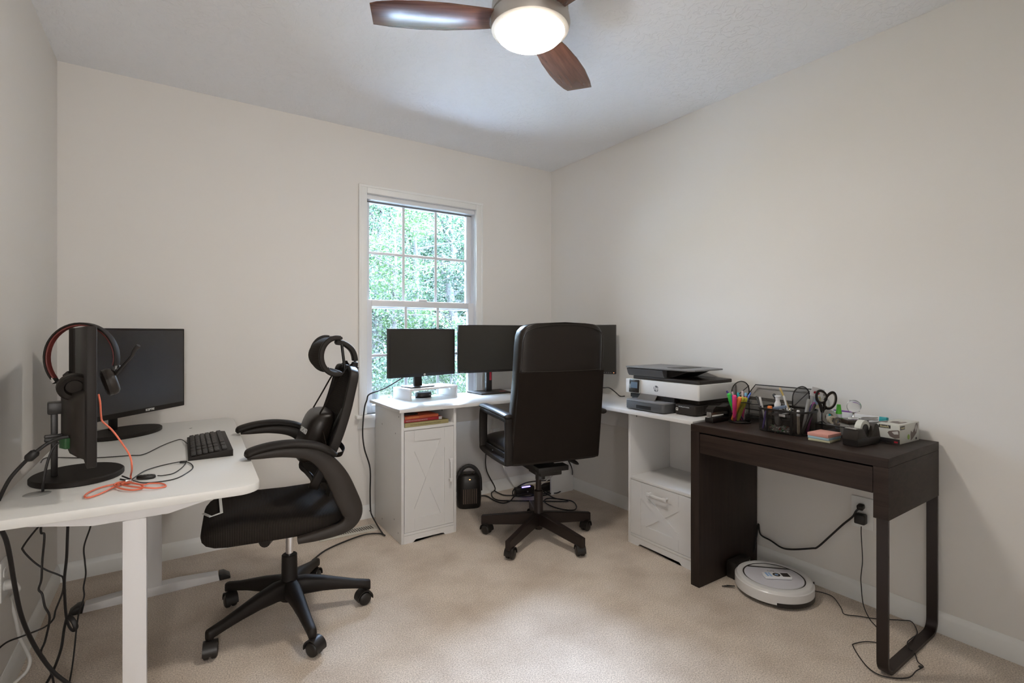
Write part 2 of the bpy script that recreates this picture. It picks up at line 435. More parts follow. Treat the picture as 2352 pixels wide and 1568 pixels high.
W('gap_shade', MB().box(WX0 + 0.015, WX1 - 0.015, 0.056, 0.060, WZ1 - 0.050, WZ1 - 0.016), 'grey_ink')  # dark strip standing in for the shade in the gap below the head stop
def sash(y0, y1, x0, x1, z0, z1, fw, top, bot, name):
    f = MB()
    f.box(x0, x0 + fw, y0, y1, z0, z1, 0.003).box(x1 - fw, x1, y0, y1, z0, z1, 0.003)
    f.box(x0 + fw, x1 - fw, y0, y1, z1 - top, z1, 0.003).box(x0 + fw, x1 - fw, y0, y1, z0, z0 + bot, 0.003)
    g0, g1, gz0, gz1 = x0 + fw, x1 - fw, z0 + bot, z1 - top
    ym = (y0 + y1) / 2
    so = W(name, f, 'vinyl')
    mu = MB()
    for i in (1, 2):
        x = g0 + (g1 - g0) * i / 3; mu.box(x - 0.009, x + 0.009, ym - 0.004, ym + 0.004, gz0, gz1, 0.002)
    z = (gz0 + gz1) / 2; mu.box(g0, g1, ym - 0.005, ym + 0.005, z - 0.009, z + 0.009, 0.002)
    mu.build('muntin', 'vinyl', so, w=True)
    MB().box(g0, g1, ym + 0.0065, ym + 0.0075, gz0, gz1).build('pane', 'glass', so, w=True)
sash(0.062, 0.095, WX0 + 0.014, WX1 - 0.014, 1.325, WZ1 - 0.014, 0.036, 0.036, 0.040, 'upper_sash')
sash(0.024, 0.058, WX0 + 0.014, WX1 - 0.014, WZ0 - 0.001, 1.378, 0.042, 0.042, 0.050, 'lower_sash')
W('sash_lock', MB().box(-1.115, -1.055, 0.018, 0.05, 1.378, 1.392, 0.003), 'vinyl')

# ------------------------------------------------------------ outside
gm = mottle(mat('leaf_litter', (0.08, 0.075, 0.04), 0.9), (0.05, 0.065, 0.03), (0.12, 0.10, 0.065), 2.5)
struct('ground', MB().box(-30, 40, 0.2, 60, -0.75, -0.55), gm, 'leaf strewn ground outside the window')
struct('reflector', MB().box(-9, 9, 0.16, 3.4, -0.56, -0.50), noise_bump(mat('pale_reflector', (0.64, 0.65, 0.66), 0.9), 8, 0.2), 'unseen pale patio below the window outside')  # unseen slab added so that sky light bounces up to the ceiling
def leafmat(name, c):
    c = tuple(x * LEAF for x in c)
    m = mat(name, c, 0.5, 0, 0.4)
    mottle(m, tuple(x * 0.7 for x in c), tuple(min(1, x * 1.5) for x in c), 0.9, (1, 1, 1), 3)
    t = nd(m, 'ShaderNodeBsdfTranslucent'); t.inputs['Color'].default_value = (c[0] * 1.6, c[1] * 1.6, c[2] * 1.0, 1)
    x = nd(m, 'ShaderNodeMixShader'); x.inputs[0].default_value = 0.45
    lk(m, bsdf(m).outputs[0], x.inputs[1]); lk(m, t.outputs[0], x.inputs[2])
    lk(m, x.outputs[0], m.node_tree.nodes['Material Output'].inputs['Surface'])
    return m
LM = [leafmat('leaf_mid', (0.022, 0.048, 0.033)), leafmat('leaf_bright', (0.036, 0.068, 0.030)), leafmat('leaf_blue', (0.023, 0.046, 0.038)), leafmat('leaf_pale', (0.046, 0.075, 0.056))]
BK = [noise_bump(mat('grey_bark', (0.022, 0.021, 0.020), 0.9), 30, 0.8, 0.02, 5, (1, 1, 0.2)), noise_bump(mat('pale_bark', (0.038, 0.037, 0.037), 0.9), 30, 0.7, 0.02, 5, (1, 1, 0.2))]
def leaf(vs, fs, p, s, rg):
    a = rg.uniform(0, 2 * pi); t = rg.gauss(0, 0.6); d = V((cos(a) * cos(t), sin(a) * cos(t), sin(t)))
    q = d.cross(V((rg.gauss(0, 0.5), rg.gauss(0, 0.5), 1))).normalized(); k = len(vs)
    vs += [p, p + d * s * 0.5 + q * s * 0.3, p + d * s, p + d * s * 0.5 - q * s * 0.3]; fs.append((k, k + 1, k + 2, k + 3))
def tree(name, label, x, y, h, cr, nleaf, lm, bk, tr, ls, low, seed, group):
    rg = random.Random(seed)
    t = thing(name, label, 'tree', (x, y, -0.55), 0, group)
    tp = [V((0, 0, 0))]; dx, dy = rg.uniform(-0.06, 0.06), rg.uniform(-0.06, 0.06)
    N = 8
    for i in range(1, N + 1): tp.append(V((dx * h * i / N + rg.uniform(-0.05, 0.05), dy * h * i / N + rg.uniform(-0.05, 0.05), h * i / N)))
    tc = catmull(tp, 3)
    tb = MB().tube(tc, [tr * (1 - 0.8 * i / len(tc)) for i in range(len(tc))], 9)
    tips = []
    nb = int(10 + h * 2.2)
    for i in range(nb):
        f = low + (1 - low) * (i + rg.random()) / nb
        p = tc[min(int(f * len(tc)), len(tc) - 1)]
        a = rg.uniform(0, 2 * pi); L = cr * rg.uniform(0.55, 1.15) * (1.1 - 0.55 * f)
        e = p + V((cos(a) * L, sin(a) * L, L * rg.uniform(-0.05, 0.5)))
        md = (p + e) / 2 + V((rg.uniform(-.1, .1), rg.uniform(-.1, .1), rg.uniform(0, .15)))
        cc = catmull([p, md, e], 4)
        tb.tube(cc, [tr * 0.30 * (1 - 0.85 * j / len(cc)) for j in range(len(cc))], 5)
        for j in range(len(cc)): tips.append((cc[j], j / len(cc)))
        for q in range(3):
            s0 = cc[rg.randrange(2, len(cc))]; s1 = s0 + V((rg.gauss(0, .25), rg.gauss(0, .25), rg.gauss(0.02, .15))) * cr * 0.7
            tb.tube([s0, (s0 + s1) / 2 + V((0, 0, .03)), s1], [tr * .09, tr * .06, tr * .03], 4)
            tips.append((s1, 1)); tips.append(((s0 + s1) / 2, 0.9))
    tb.build('trunk', BK[bk], t)
    vs, fs = [], []
    tips = [q for q in tips if q[1] > 0.25]
    if ls < .12 and y < 9.9 and x > -1: nleaf, ls = int(nleaf * 1.7), ls * .62
    for i in range(nleaf):
        p, f = tips[rg.randrange(len(tips))]
        c = p + V((rg.gauss(0, .30), rg.gauss(0, .30), rg.gauss(0, .16))) * cr * 0.5
        leaf(vs, fs, c, ls * rg.uniform(0.6, 1.3), rg)
    o = MB().add(vs, fs).build('foliage', LM[lm], t)
    return t
spec = [
 # x, y, height, crown r, leaves, leaf mat, bark, trunk r, leaf size, lowest branch
 ('pale_trunk_tree', 'tall pale trunked tree seen through the right panes of the window', 2.62, 6.6, 4.6, 1.0, 3800, 2, 1, .15, .10, .40),
 ('broadleaf_tree', 'bright yellow green tree close behind the upper left panes', 0.55, 4.9, 3.7, 1.15, 5200, 1, 0, .06, .085, .25),
 ('broadleaf_tree', 'mid green broadleaf tree behind the middle panes of the window', 1.55, 6.0, 4.2, 1.25, 5600, 0, 0, .09, .085, .15),
 ('broadleaf_tree', 'bluish green tree filling the lower left panes of the window', 0.65, 6.6, 3.0, 1.3, 5600, 2, 0, .07, .085, .05),
 ('broadleaf_tree', 'dark trunked tree leaning behind the upper middle panes', 1.30, 8.2, 5.2, 1.5, 5200, 3, 0, .13, .10, .35),
 ('rough_bark_tree', 'thick rough barked tree at the right edge of the window view', 3.35, 6.9, 5.0, 1.1, 3800, 0, 0, .17, .10, .45),
 ('broadleaf_tree', 'pale leaved tree in the second rank of the wood', 3.0, 9.6, 4.8, 1.7, 5600, 3, 1, .12, .11, .10),
 ('broadleaf_tree', 'green tree farther back in the wood behind the window centre', 2.0, 10.5, 4.6, 1.9, 6000, 0, 0, .12, .11, .05),
 ('broadleaf_tree', 'bluish tree deep in the wood at the left of the window', 0.3, 9.6, 4.6, 1.9, 6000, 2, 0, .12, .11, .05),
 ('broadleaf_tree', 'large green tree deep in the wood to the right', 4.9, 9.8, 5.0, 1.9, 6000, 2, 0, .13, .11, .05),
 ('broadleaf_tree', 'pale tree standing outside the left part of the window view', -1.5, 7.2, 4.2, 1.7, 5000, 3, 0, .10, .11, .10),
 ('shrub', 'low yellow green shrub below the middle panes of the window', 1.35, 4.5, 1.7, .75, 3600, 1, 0, .03, .07, .05),
 ('shrub', 'pale green shrub at the bottom of the window beside the monitor riser', 0.35, 3.9, 1.5, .8, 3600, 3, 0, .03, .07, .05),
 ('shrub', 'blue green shrub behind the widescreen monitor pair', 2.1, 5.0, 1.9, .9, 3800, 2, 0, .03, .07, .05),
]
far = [(-2.6, 5.2, 6.0, 1.7), (-4.4, 4.4, 6.4, 1.8), (-6.2, 3.6, 6.6, 1.8), (-5.0, 6.8, 8.0, 2.2), (-7.6, 5.4, 8.0, 2.2), (-2.8, 8.4, 7.6, 2.2)]  # out of view, placed to keep low sky light off the right wall
where = ['beside the left edge of the window', 'second to the left beyond the window wall', 'nearest the house corner on the left', 'tallest of the left hand row', 'farthest out on the left', 'behind the first tree left of the window']
for i, (x, y, h, cr_) in enumerate(far): spec.append(('broadleaf_tree', 'large leafy tree of the outdoor row, ' + where[i], x, y, h, cr_, 4200, (0, 2, 1)[i % 3], 0, .13, .17, .08))
bk_ = [(2.6, 13.0), (4.6, 13.4), (6.6, 12.8), (8.6, 12.2), (0.6, 13.2), (5.6, 15.6), (3.5, 15.8), (7.8, 15.2), (9.8, 14.2)]
for i, (x, y) in enumerate(bk_): spec.append(('broadleaf_tree', 'dense tree at the back of the wood, ' + ('fourth', 'third', 'second', 'first', 'fifth')[i] + ' from its right end' if i < 5 else 'dense tree in the last rank of the wood, ' + ('third', 'fourth', 'second', 'first')[i - 5] + ' from the right', x, y, 6.2, 2.1, 6500, (2, 0, 0)[i % 3], 0, .14, .19, .02))
for i, a in enumerate(spec): tree(a[0], a[1], *a[2:], 100 + i, 'trees outside the window')

# ------------------------------------------------------------ light
wd = bpy.data.worlds.new('sky'); SC.world = wd; wd.use_nodes = True
nt = wd.node_tree; bg = nt.nodes['Background']
tc = nt.nodes.new('ShaderNodeTexCoord'); sx = nt.nodes.new('ShaderNodeSeparateXYZ'); rp = nt.nodes.new('ShaderNodeValToRGB')
nt.links.new(tc.outputs['Generated'], sx.inputs[0]); nt.links.new(sx.outputs['Z'], rp.inputs['Fac']); nt.links.new(rp.outputs['Color'], bg.inputs['Color'])
e = rp.color_ramp.elements; e[0].position = 0.1; e[0].color = (0.28, 0.34, 0.40, 1); e[1].position = 0.75; e[1].color = (0.82, 1.02, 1.40, 1)
bg.inputs['Strength'].default_value = SKY
pl = bpy.data.lights.new('window_portal', 'AREA'); po = bpy.data.objects.new('window_portal', pl); COL.objects.link(po)
pl.shape = 'RECTANGLE'; pl.size = WX1 - WX0; pl.size_y = WZ1 - WZ0; po.location = ((WX0 + WX1) / 2, 0.16, (WZ0 + WZ1) / 2)
po.rotation_euler = (-pi / 2, 0, 0); pl.cycles.is_portal = True
cy = SC.cycles
cy.max_bounces = 8; cy.diffuse_bounces = 5; cy.glossy_bounces = 3; cy.transmission_bounces = 6; cy.transparent_max_bounces = 16; cy.caustics_reflective = False; cy.caustics_refractive = False
cy.use_denoising = True; cy.use_light_tree = False

# ------------------------------------------------------------ ceiling fan
fan = thing('ceiling_fan', 'ceiling fan with brown wooden blades and a lit round glass bowl', 'ceiling fan', (-1.44, -1.70, 2.44))
MB().lathe([(0, 0), (0.085, 0), (0.085, -0.035), (0.075, -0.06), (0.10, -0.075), (0.128, -0.095), (0.135, -0.12), (0.135, -0.15), (0.125, -0.16), (0, -0.16)], n=48).build('motor_housing', 'nickel', fan)
MB().lathe([(0.10, -0.158), (0.138, -0.162), (0.142, -0.185), (0.136, -0.205), (0.122, -0.212), (0.112, -0.205), (0.10, -0.2)], n=48).build('light_ring', 'nickel', fan)
bowl = emit("lit_glass", (1.0, 0.93, 0.83), 64.0)
prof = [(0.121 * sin(t * pi / 2 / 10), -0.208 - 0.048 * cos(t * pi / 2 / 10)) for t in range(11)]
prof[0] = (0.0005, prof[0][1])
MB().lathe(prof, n=48).build('light_bowl', bowl, fan)
for k, a in enumerate((150, 30, 270)):
    # outline of blade in (r, s)
    up = [(0.125, 0.045), (0.18, 0.052), (0.28, 0.063), (0.38, 0.067), (0.46, 0.064), (0.52, 0.056), (0.545, 0.048)]
    lo = [(0.555, -0.046), (0.50, -0.055), (0.40, -0.063), (0.30, -0.062), (0.20, -0.053), (0.125, -0.042)]
    poly = [(a, b * 1.16) for a, b in up + lo]
    bl = MB().prism(poly, -0.003, 0.003, 'xy', (0, 0, 0), 0.0015).build('blade', 'blade_wood', fan)
    bl.location = (0, 0, -0.170); bl.rotation_euler = (R(1), 0, R(a))

hl = thing('fill_lamp', 'unseen white globe on a pole added behind the camera as fill light', 'fill light', (-2.76, -4.35, 0))  # unseen light source added behind the camera to lift the shadows
MB().lathe([(0.0005, 0), (0.13, 0), (0.13, 0.012), (0.02, 0.03), (0.0005, 0.03)], n=32).build('base', 'nickel', hl)
MB().cyl((0, 0, 0.02), (0, 0, 1.22), 0.011).build('pole', 'nickel', hl)
MB().sph((0, 0, 1.36), 0.15, n=28).build('fill_globe', emit('fill_glow', (1.0, 0.97, 0.95), 46.0), hl)

# ------------------------------------------------------------ white corner desk
ZT = 0.748; TH = 0.018
wt = thing('corner_desktop', 'white L shaped desktop spanning both white cabinets under the window', 'desk', (-0.74, -0.5, 0))
poly = [(-1.468, -0.028), (-1.468, -0.535), (-0.50, -0.535), (-0.455, -0.58), (-0.445, -1.640), (-0.022, -1.640), (-0.022, -0.028)]
MB().prism(poly, ZT - TH, ZT, 'xy', bev=0.0015).build('worktop', 'white_lam', wt, w=True)
MB().box(-1.108, -0.06, -0.105, -0.09, 0.560, ZT - TH - 0.0005, 0.001).build('modesty_panel', 'white_lam', wt, w=True)
MB().box(-0.075, -0.06, -1.160, -0.11, 0.553, ZT - TH - 0.0005, 0.001).build('modesty_panel', 'white_lam', wt, w=True)
MB().box(-0.235, -0.030, -0.300, -0.284, 0, ZT - TH - 0.0005, 0.001).build('support_panel', 'white_lam', wt, w=True)

def xfront(mb_slab, root, name, u0, u1, z0, z1, P, stile, rail_t, rail_b, xw):
    """door with stiles, rails and a crossed brace; P(u, z, d) maps to world with d out of the face"""
    w, h = u1 - u0, z1 - z0
    def quadbox(mb, pts, d0, d1):
        a = [P(u, z, d0) for u, z in pts]; b = [P(u, z, d1) for u, z in pts]
        mb.loft([a, b])
    s = MB(); g = 0.0
    quadbox(s, [(u0, z0), (u1, z0), (u1, z1), (u0, z1)], -0.016, -0.005)
    d = s.build(name, 'white_door', root, w=True)
    f = MB()
    quadbox(f, [(u0, z0), (u0 + stile, z0), (u0 + stile, z1), (u0, z1)], -0.005, 0)
    quadbox(f, [(u1 - stile, z0), (u1, z0), (u1, z1), (u1 - stile, z1)], -0.005, 0)
    e = 0.0007
    quadbox(f, [(u0 + stile + e, z0), (u1 - stile - e, z0), (u1 - stile - e, z0 + rail_b), (u0 + stile + e, z0 + rail_b)], -0.005, 0)
    quadbox(f, [(u0 + stile + e, z1 - rail_t), (u1 - stile - e, z1 - rail_t), (u1 - stile - e, z1), (u0 + stile + e, z1)], -0.005, 0)
    f.build('door_frame', 'white_door', d, w=True)
    a0, a1, b0, b1 = u0 + stile, u1 - stile, z0 + rail_b, z1 - rail_t
    def bar(p, q, d1):
        (x0, y0), (x1, y1) = p, q; L = math.hypot(x1 - x0, y1 - y0); nx, ny = -(y1 - y0) / L * xw / 2, (x1 - x0) / L * xw / 2
        def clip(pts):
            for ax, lim, sg in ((0, a0, 1), (0, a1, -1), (1, b0, 1), (1, b1, -1)):
                out = []
                for i in range(len(pts)):
                    A, B = pts[i], pts[(i + 1) % len(pts)]; fa, fb = (A[ax] - lim) * sg, (B[ax] - lim) * sg
                    if fa >= 0: out.append(A)
                    if fa * fb < 0:
                        t = fa / (fa - fb); out.append((A[0] + (B[0] - A[0]) * t, A[1] + (B[1] - A[1]) * t))
                pts = out
            return pts
        ex, ey = (x1 - x0) / L * 0.1, (y1 - y0) / L * 0.1
        pts = clip([(x0 + nx - ex, y0 + ny - ey), (x1 + nx + ex, y1 + ny + ey), (x1 - nx + ex, y1 - ny + ey), (x0 - nx - ex, y0 - ny - ey)])
        m = MB(); quadbox(m, pts, -0.005, d1); return m
    bar((a0, b0), (a1, b1), -0.0004).build('brace', 'white_door', d, w=True)
    bar((a0, b1), (a1, b0), -0.0016).build('brace', 'white_door', d, w=True)
    return d

def foot_board(P, u0, u1, z1, root, name='plinth'):
    pts = [(u0, 0), (u0 + 0.055, 0), (u0 + 0.068, 0.014), (u1 - 0.068, 0.014), (u1 - 0.055, 0), (u1, 0), (u1, z1), (u0, z1)]
    m = MB(); a = [P(u, z, -0.014) for u, z in pts]; b = [P(u, z, 0) for u, z in pts]
    n = len(pts)
    bm = bmesh.new(); A = [bm.verts.new(p) for p in a]; B = [bm.verts.new(p) for p in b]
    bm.faces.new(A); bm.faces.new(list(reversed(B)))
    for i in range(n): bm.faces.new((A[i], A[(i + 1) % n], B[(i + 1) % n], B[i]))
    bmesh.ops.triangulate(bm, faces=[f for f in bm.faces if len(f.verts) > 4]); bm.verts.index_update()
    m.add([v.co for v in bm.verts], [[v.index for v in f.verts] for f in bm.faces]); bm.free()
    return m.build(name, 'white_lam', root, w=True)

# left cabinet
cl = thing('cabinet', 'narrow white cabinet with tall crossed brace door and open book shelf', 'cabinet', (-1.28, -0.28, 0))
X0, X1, Y0, Y1, ZB = -1.447, -1.108, -0.506, -0.075, ZT - TH
for nm, a, b in (('side_panel', X0, X0 + 0.016), ('side_panel', X1 - 0.016, X1)):
    MB().box(a, b, Y0, Y1, 0, ZB - 0.0005, 0.001).build(nm, 'white_lam', cl, w=True)
MB().box(X0 + 0.016, X1 - 0.016, Y1 - 0.008, Y1, 0.05, ZB - 0.001).build('back_panel', 'white_lam', cl, w=True)
MB().box(X0 + 0.016, X1 - 0.016, Y0, Y1 - 0.008, 0.625, 0.641, 0.001).build('shelf', 'white_lam', cl, w=True)
MB().box(X0 + 0.016, X1 - 0.016, Y0, Y1 - 0.008, 0.044, 0.058, 0.001).build('shelf', 'white_lam', cl, w=True)
PL = lambda u, z, d: V((u, Y0 - d, z))
dr = xfront(None, cl, 'door', X0 + 0.0185, X1 - 0.0185, 0.0605, 0.6225, PL, 0.058, 0.062, 0.068, 0.042)
hd = MB()
hx = X1 - 0.0185 - 0.026
hd.tube([(hx, Y0 + 0.002, 0.435), (hx, Y0 - 0.022, 0.435)], 0.006, 8).tube([(hx, Y0 + 0.002, 0.318), (hx, Y0 - 0.022, 0.318)], 0.006, 8)
hd.bx((hx, Y0 - 0.025, 0.376), (0.010, 0.008, 0.105), bev=0.003).bx((hx, Y0 - 0.025, 0.434), (0.020, 0.009, 0.022), bev=0.004).bx((hx, Y0 - 0.025, 0.319), (0.020, 0.009, 0.022), bev=0.004)
hd.build('handle', 'white_metal', dr, w=True)
foot_board(PL, X0 + 0.016, X1 - 0.016, 0.043, cl)
for y, z in ((-0.47, 0.70), (-0.42, 0.60), (-0.20, 0.62), (-0.46, 0.052), (-0.20, 0.052), (-0.40, 0.11)):
    MB().cyl((X0 - 0.0006, y, z), (X0 + 0.001, y, z), 0.0045, n=10).build('screw_cap', 'grey_ink', cl, w=True)
MB().cyl((X1 - 0.0166, -0.35, 0.695), (X1 - 0.015, -0.35, 0.695), 0.007, n=10).build('screw_cap', 'grey_ink', cl, w=True)

# right cabinet under the printer
cr = thing('printer_cabinet', 'white cabinet with open bay and crossed brace drawer under the printer', 'cabinet', (-0.2, -1.38, 0))
XF, XB, YA, YC = -0.375, -0.03, -1.167, -1.595
for nm, a, b in (('side_panel', YA - 0.016, YA), ('side_panel', YC, YC + 0.016)):
    MB().box(XF, XB, a, b, 0, ZB - 0.0005, 0.001).build(nm, 'white_lam', cr, w=True)
MB().box(XB - 0.008, XB, YC + 0.016, YA - 0.016, 0.05, ZB - 0.001).build('back_panel', 'white_lam', cr, w=True)
MB().box(XF, XB - 0.008, YC + 0.016, YA - 0.016, 0.356, 0.372, 0.001).build('shelf', 'white_lam', cr, w=True)
MB().box(XF, XB - 0.008, YC + 0.016, YA - 0.016, 0.044, 0.058, 0.001).build('shelf', 'white_lam', cr, w=True)
PR = lambda u, z, d: V((XF - d, u, z))
dr = xfront(None, cr, 'drawer', YC + 0.0185, YA - 0.0185, 0.0605, 0.3535, PR, 0.072, 0.062, 0.062, 0.040)
hd = MB(); hz = 0.312; yc = (YA + YC) / 2
for s in (-0.055, 0.055):
    hd.tube([(XF + 0.002, yc + s, hz), (XF - 0.022, yc + s, hz)], 0.006, 8).bx((XF - 0.025, yc + s, hz), (0.009, 0.022, 0.020), bev=0.004)
hd.bx((XF - 0.025, yc, hz), (0.008, 0.10, 0.010), bev=0.003)
hd.build('handle', 'white_metal', dr, w=True)
foot_board(PR, YC + 0.016, YA - 0.016, 0.043, cr)
MB().cyl((-0.335, YC + 0.0155, 0.385), (-0.335, YC + 0.018, 0.385), 0.014, n=16).build('cable_hole', 'black', cr, w=True)
MB().cyl((XF + 0.05, YA - 0.0165, 0.70), (XF + 0.05, YA - 0.0145, 0.70), 0.006, n=10).build('screw_cap', 'grey_ink', cr, w=True)

# ------------------------------------------------------------ dark desk by the right wall
dd = thing('writing_desk', 'black brown narrow writing desk with a metal loop leg by the right wall', 'desk', (-0.25, -2.04, 0))
DX0, DX1, DY0, DY1 = -0.490, -0.014, -2.441, -1.662
ZD = 0.745
MB().box(DX0, DX1, DY0, DY1, ZD - 0.032, ZD, 0.0012).build('desktop', 'dark_wood', dd, w=True)
MB().box(DX0, DX1, DY1 - 0.045, DY1, 0, ZD - 0.0325, 0.0012).build('side_panel', 'dark_wood_v', dd, w=True)
MB().box(DX0, DX1, DY0, DY0 + 0.045, 0.535, ZD - 0.0325, 0.0012).build('side_panel', 'dark_wood', dd, w=True)
MB().box(DX0 + 0.002, DX0 + 0.018, DY0 + 0.047, DY1 - 0.047, 0.618, 0.7065, 0.001).build('drawer', 'dark_wood', dd, w=True)
MB().box(DX0 + 0.02, DX1 - 0.03, DY0 + 0.05, DY1 - 0.05, 0.625, 0.635).box(DX1 - 0.04, DX1 - 0.025, DY0 + 0.045, DY1 - 0.045, 0.60, ZD - 0.033).build('drawer_box', 'dark_wood', dd, w=True)
lp = []
xa, xb, zl, rc = DX0 + 0.007, DX1 - 0.007, 0.007, 0.045
lp.append((xa, 0.5345)); lp.append((xa, zl + rc))
for i in range(1, 7): a = pi + (pi / 2) * i / 6; lp.append((xa + rc + rc * cos(a), zl + rc + rc * sin(a)))
for i in range(0, 7): a = -pi / 2 + (pi / 2) * i / 6; lp.append((xb - rc + rc * cos(a), zl + rc + rc * sin(a)))
lp.append((xb, 0.5345))
MB().tube([(x, DY0 + 0.0185, z) for x, z in lp], 1, ab=[(0.017, -0.006), (0.017, 0.006), (-0.017, 0.006), (-0.017, -0.006)], up=(0, 1, 0)).build('leg', 'brown_metal', dd, w=True)

# ------------------------------------------------------------ standing desk on the left
ZS = 0.720
sd = thing('standing_desk', 'white standing desk with two telescopic metal legs along the left wall', 'desk', (-2.55, -0.8, 0))
pts = [(-2.868, -0.125), (-2.300, -0.085)]
def rc2(c, r, a0, a1, n=8): return [(c[0] + r * cos(R(a0 + (a1 - a0) * i / n)), c[1] + r * sin(R(a0 + (a1 - a0) * i / n))) for i in range(n + 1)]
poly = rc2((-2.285, -0.150), 0.06, 82, 0) + rc2((-2.325, -1.420), 0.06, 0, -94) + rc2((-2.840, -1.425), 0.03, -94, -180) + rc2((-2.840, -0.165), 0.04, 180, 86)
MB().prism(poly, ZS - 0.025, ZS, 'xy', bev=0.003).build('tabletop', 'desk_top', sd, w=True)
g = MB(); gm = Matrix.Rotation(0, 3, 'Z')
g.lathe([(0.0005, 0.0012), (0.028, 0.0012), (0.030, 0.0)], c=(-2.800, -1.235, ZS), n=32)
g.build('grommet', 'grey_trim', sd, w=True)
MB().bx((-2.4180, -0.3390, 0.7200), (0.012, 0.006, 0.001), rot=(0, 0, 0.6), bev=0.0004).build('cable_slot', 'black', sd, w=True)
for yy in (-0.375, -1.365):
    cxx = -2.574 if yy < -1 else -2.556
    prof = [(-0.255, ZS - 0.026), (0.230, ZS - 0.026), (0.230, ZS - 0.036), (0.08, ZS - 0.068), (-0.09, ZS - 0.068), (-0.255, ZS - 0.036)]
    MB().prism([(cxx + a, b) for a, b in prof], yy - 0.028, yy + 0.028, 'xz', bev=0.001).build('support_bracket', 'white_metal', sd, w=True)
    MB().bx((cxx, yy, 0.335), (0.054, 0.050, 0.630), bev=0.002).build('leg', 'white_metal', sd, w=True)
    lg = MB().bx((cxx, yy, 0.505), (0.046, 0.046, 0.34), bev=0.002).build('leg_sleeve', 'white_metal', sd, w=True)
    ft = MB().prism([(-2.800, 0.0005), (-2.305, 0.0005), (-2.310, 0.028), (-2.46, 0.040), (-2.63, 0.040), (-2.795, 0.028)], yy - 0.028, yy + 0.028, 'xz', bev=0.0015).build('foot', 'white_metal', sd, w=True)
    for sx_, x0 in ((1, -2.305), (-1, -2.800)):
        MB().prism([(x0, 0), (x0 + sx_ * 0.045, 0), (x0 + sx_ * 0.045, 0.010), (x0 + sx_ * 0.020, 0.028), (x0, 0.029)], yy - 0.029, yy + 0.029, 'xz', bev=0.002).build('foot_cap', 'black', ft, w=True)
for xx in (-2.615, -2.535):
    MB().box(xx - 0.012, xx + 0.012, -1.335, -0.405, ZS - 0.060, ZS - 0.028, 0.001).build('crossbar', 'white_metal', sd, w=True)

# ------------------------------------------------------------ mesh chair
def caster(root, x, y, ang, r=0.027, m='black', top=0.085):
    """twin wheel caster standing at x, y and trailing along ang"""
    c, s = cos(ang), sin(ang); ox, oy = x + c * 0.014, y + s * 0.014
    p = V((ox, oy, r)); ax = V((-s, c, 0)); Q = Matrix(((c, -s, 0), (s, c, 0), (0, 0, 1)))
    h = MB()
    def shell(u, v):
        a = R(-10 + 200 * u); rr = r + 0.004
        return p + Q @ V((rr * cos(a), (v - 0.5) * 0.046, rr * sin(a) + 0.002))
    h.sheet(shell, 14, 6, 0.003)
    h.cyl((x, y, r + 0.004), (x, y, top), 0.0095, 0.0095, 12)
    k = h.build('caster', m, root)
    for sg in (-1, 1):
        w = MB(); A = Matrix((ax, V((0, 0, 1)).cross(ax) * -1, V((0, 0, 1)))).transposed()
        prof = [(0.0005, 0.024), (0.012, 0.0245), (0.020, 0.023), (r - 0.002, 0.020), (r, 0.016), (r, 0.007), (r - 0.002, 0.004), (0.0005, 0.004)]
        M3 = Q @ Matrix(((1, 0, 0), (0, 0, -sg), (0, sg, 0)))
        w.lathe(prof, p, 24, M3)
        w.build('wheel', m, k)
    return k

mc = thing('mesh_office_chair', 'black mesh office chair with headrest and padded loop arms facing the standing desk', 'office chair', (-2.088, -0.905, 0), R(175))
def ribbon(path, y0, y1, rnd=0.004):
    """path: (x, z, width) centre line in the side plane"""
    P = catmull([(a, b, c) for a, b, c in path], 6); L, Rr = [], []
    for i, p in enumerate(P):
        q0, q1 = P[max(i - 1, 0)], P[min(i + 1, len(P) - 1)]
        t = V((q1.x - q0.x, q1.y - q0.y)).normalized(); n = V((-t.y, t.x))
        L.append((p.x + n.x * p.z / 2, p.y + n.y * p.z / 2)); Rr.append((p.x - n.x * p.z / 2, p.y - n.y * p.z / 2))
    m = MB(); e = rnd; secs = []
    for (a, b) in zip(L, Rr):
        ca = V(((a[0] + b[0]) / 2, (a[1] + b[1]) / 2)); d = V((a[0] - ca.x, a[1] - ca.y)); l = d.length; u = d / l if l else V((0, 1))
        def pt(s, y): return V((ca.x + u.x * s, y, ca.y + u.y * s))
        secs.append([pt(l, y0 + e), pt(l, y1 - e), pt(l - e, y1), pt(-l + e, y1), pt(-l, y1 - e), pt(-l, y0 + e), pt(-l + e, y0), pt(l - e, y0)])
    return m.loft(secs)

# base
for k in range(5):
    a = R(58 + 72 * k - 175); c, s = cos(a), sin(a); u = V((c, s, 0)); n = V((-s, c, 0)); secs = []
    for r_, z_, hw, hh in ((0.020, .118, .030, .040), (0.06, .124, .029, .036), (0.13, .117, .024, .029), (0.20, .104, .020, .022), (0.26, .091, .0175, .018), (0.300, .083, .016, .018), (0.318, .078, .015, .020), (0.322, .078, .011, .017)):
        sec = []
        for q in range(12):
            t = 2 * pi * q / 12; ct, st = cos(t), sin(t)
            sec.append(u * r_ + n * (hw * (1 if ct > 0 else -1) * abs(ct) ** 0.6) + V((0, 0, z_ + hh * (1 if st > 0 else -1) * abs(st) ** 0.6)))
        secs.append(sec)
    MB().loft(secs).build('leg', 'black_soft', mc, sharp=60)
    caster(mc, c * 0.307, s * 0.307, a + R((170, 150, 60, 30, 200)[k]), 0.027, 'black', 0.066)
MB().lathe([(0.0005, 0.075), (0.036, 0.075), (0.040, 0.10), (0.036, 0.15), (0.031, 0.165), (0.0295, 0.255), (0.026, 0.258), (0.0005, 0.258)], n=28).build('column_cover', 'black_soft', mc)
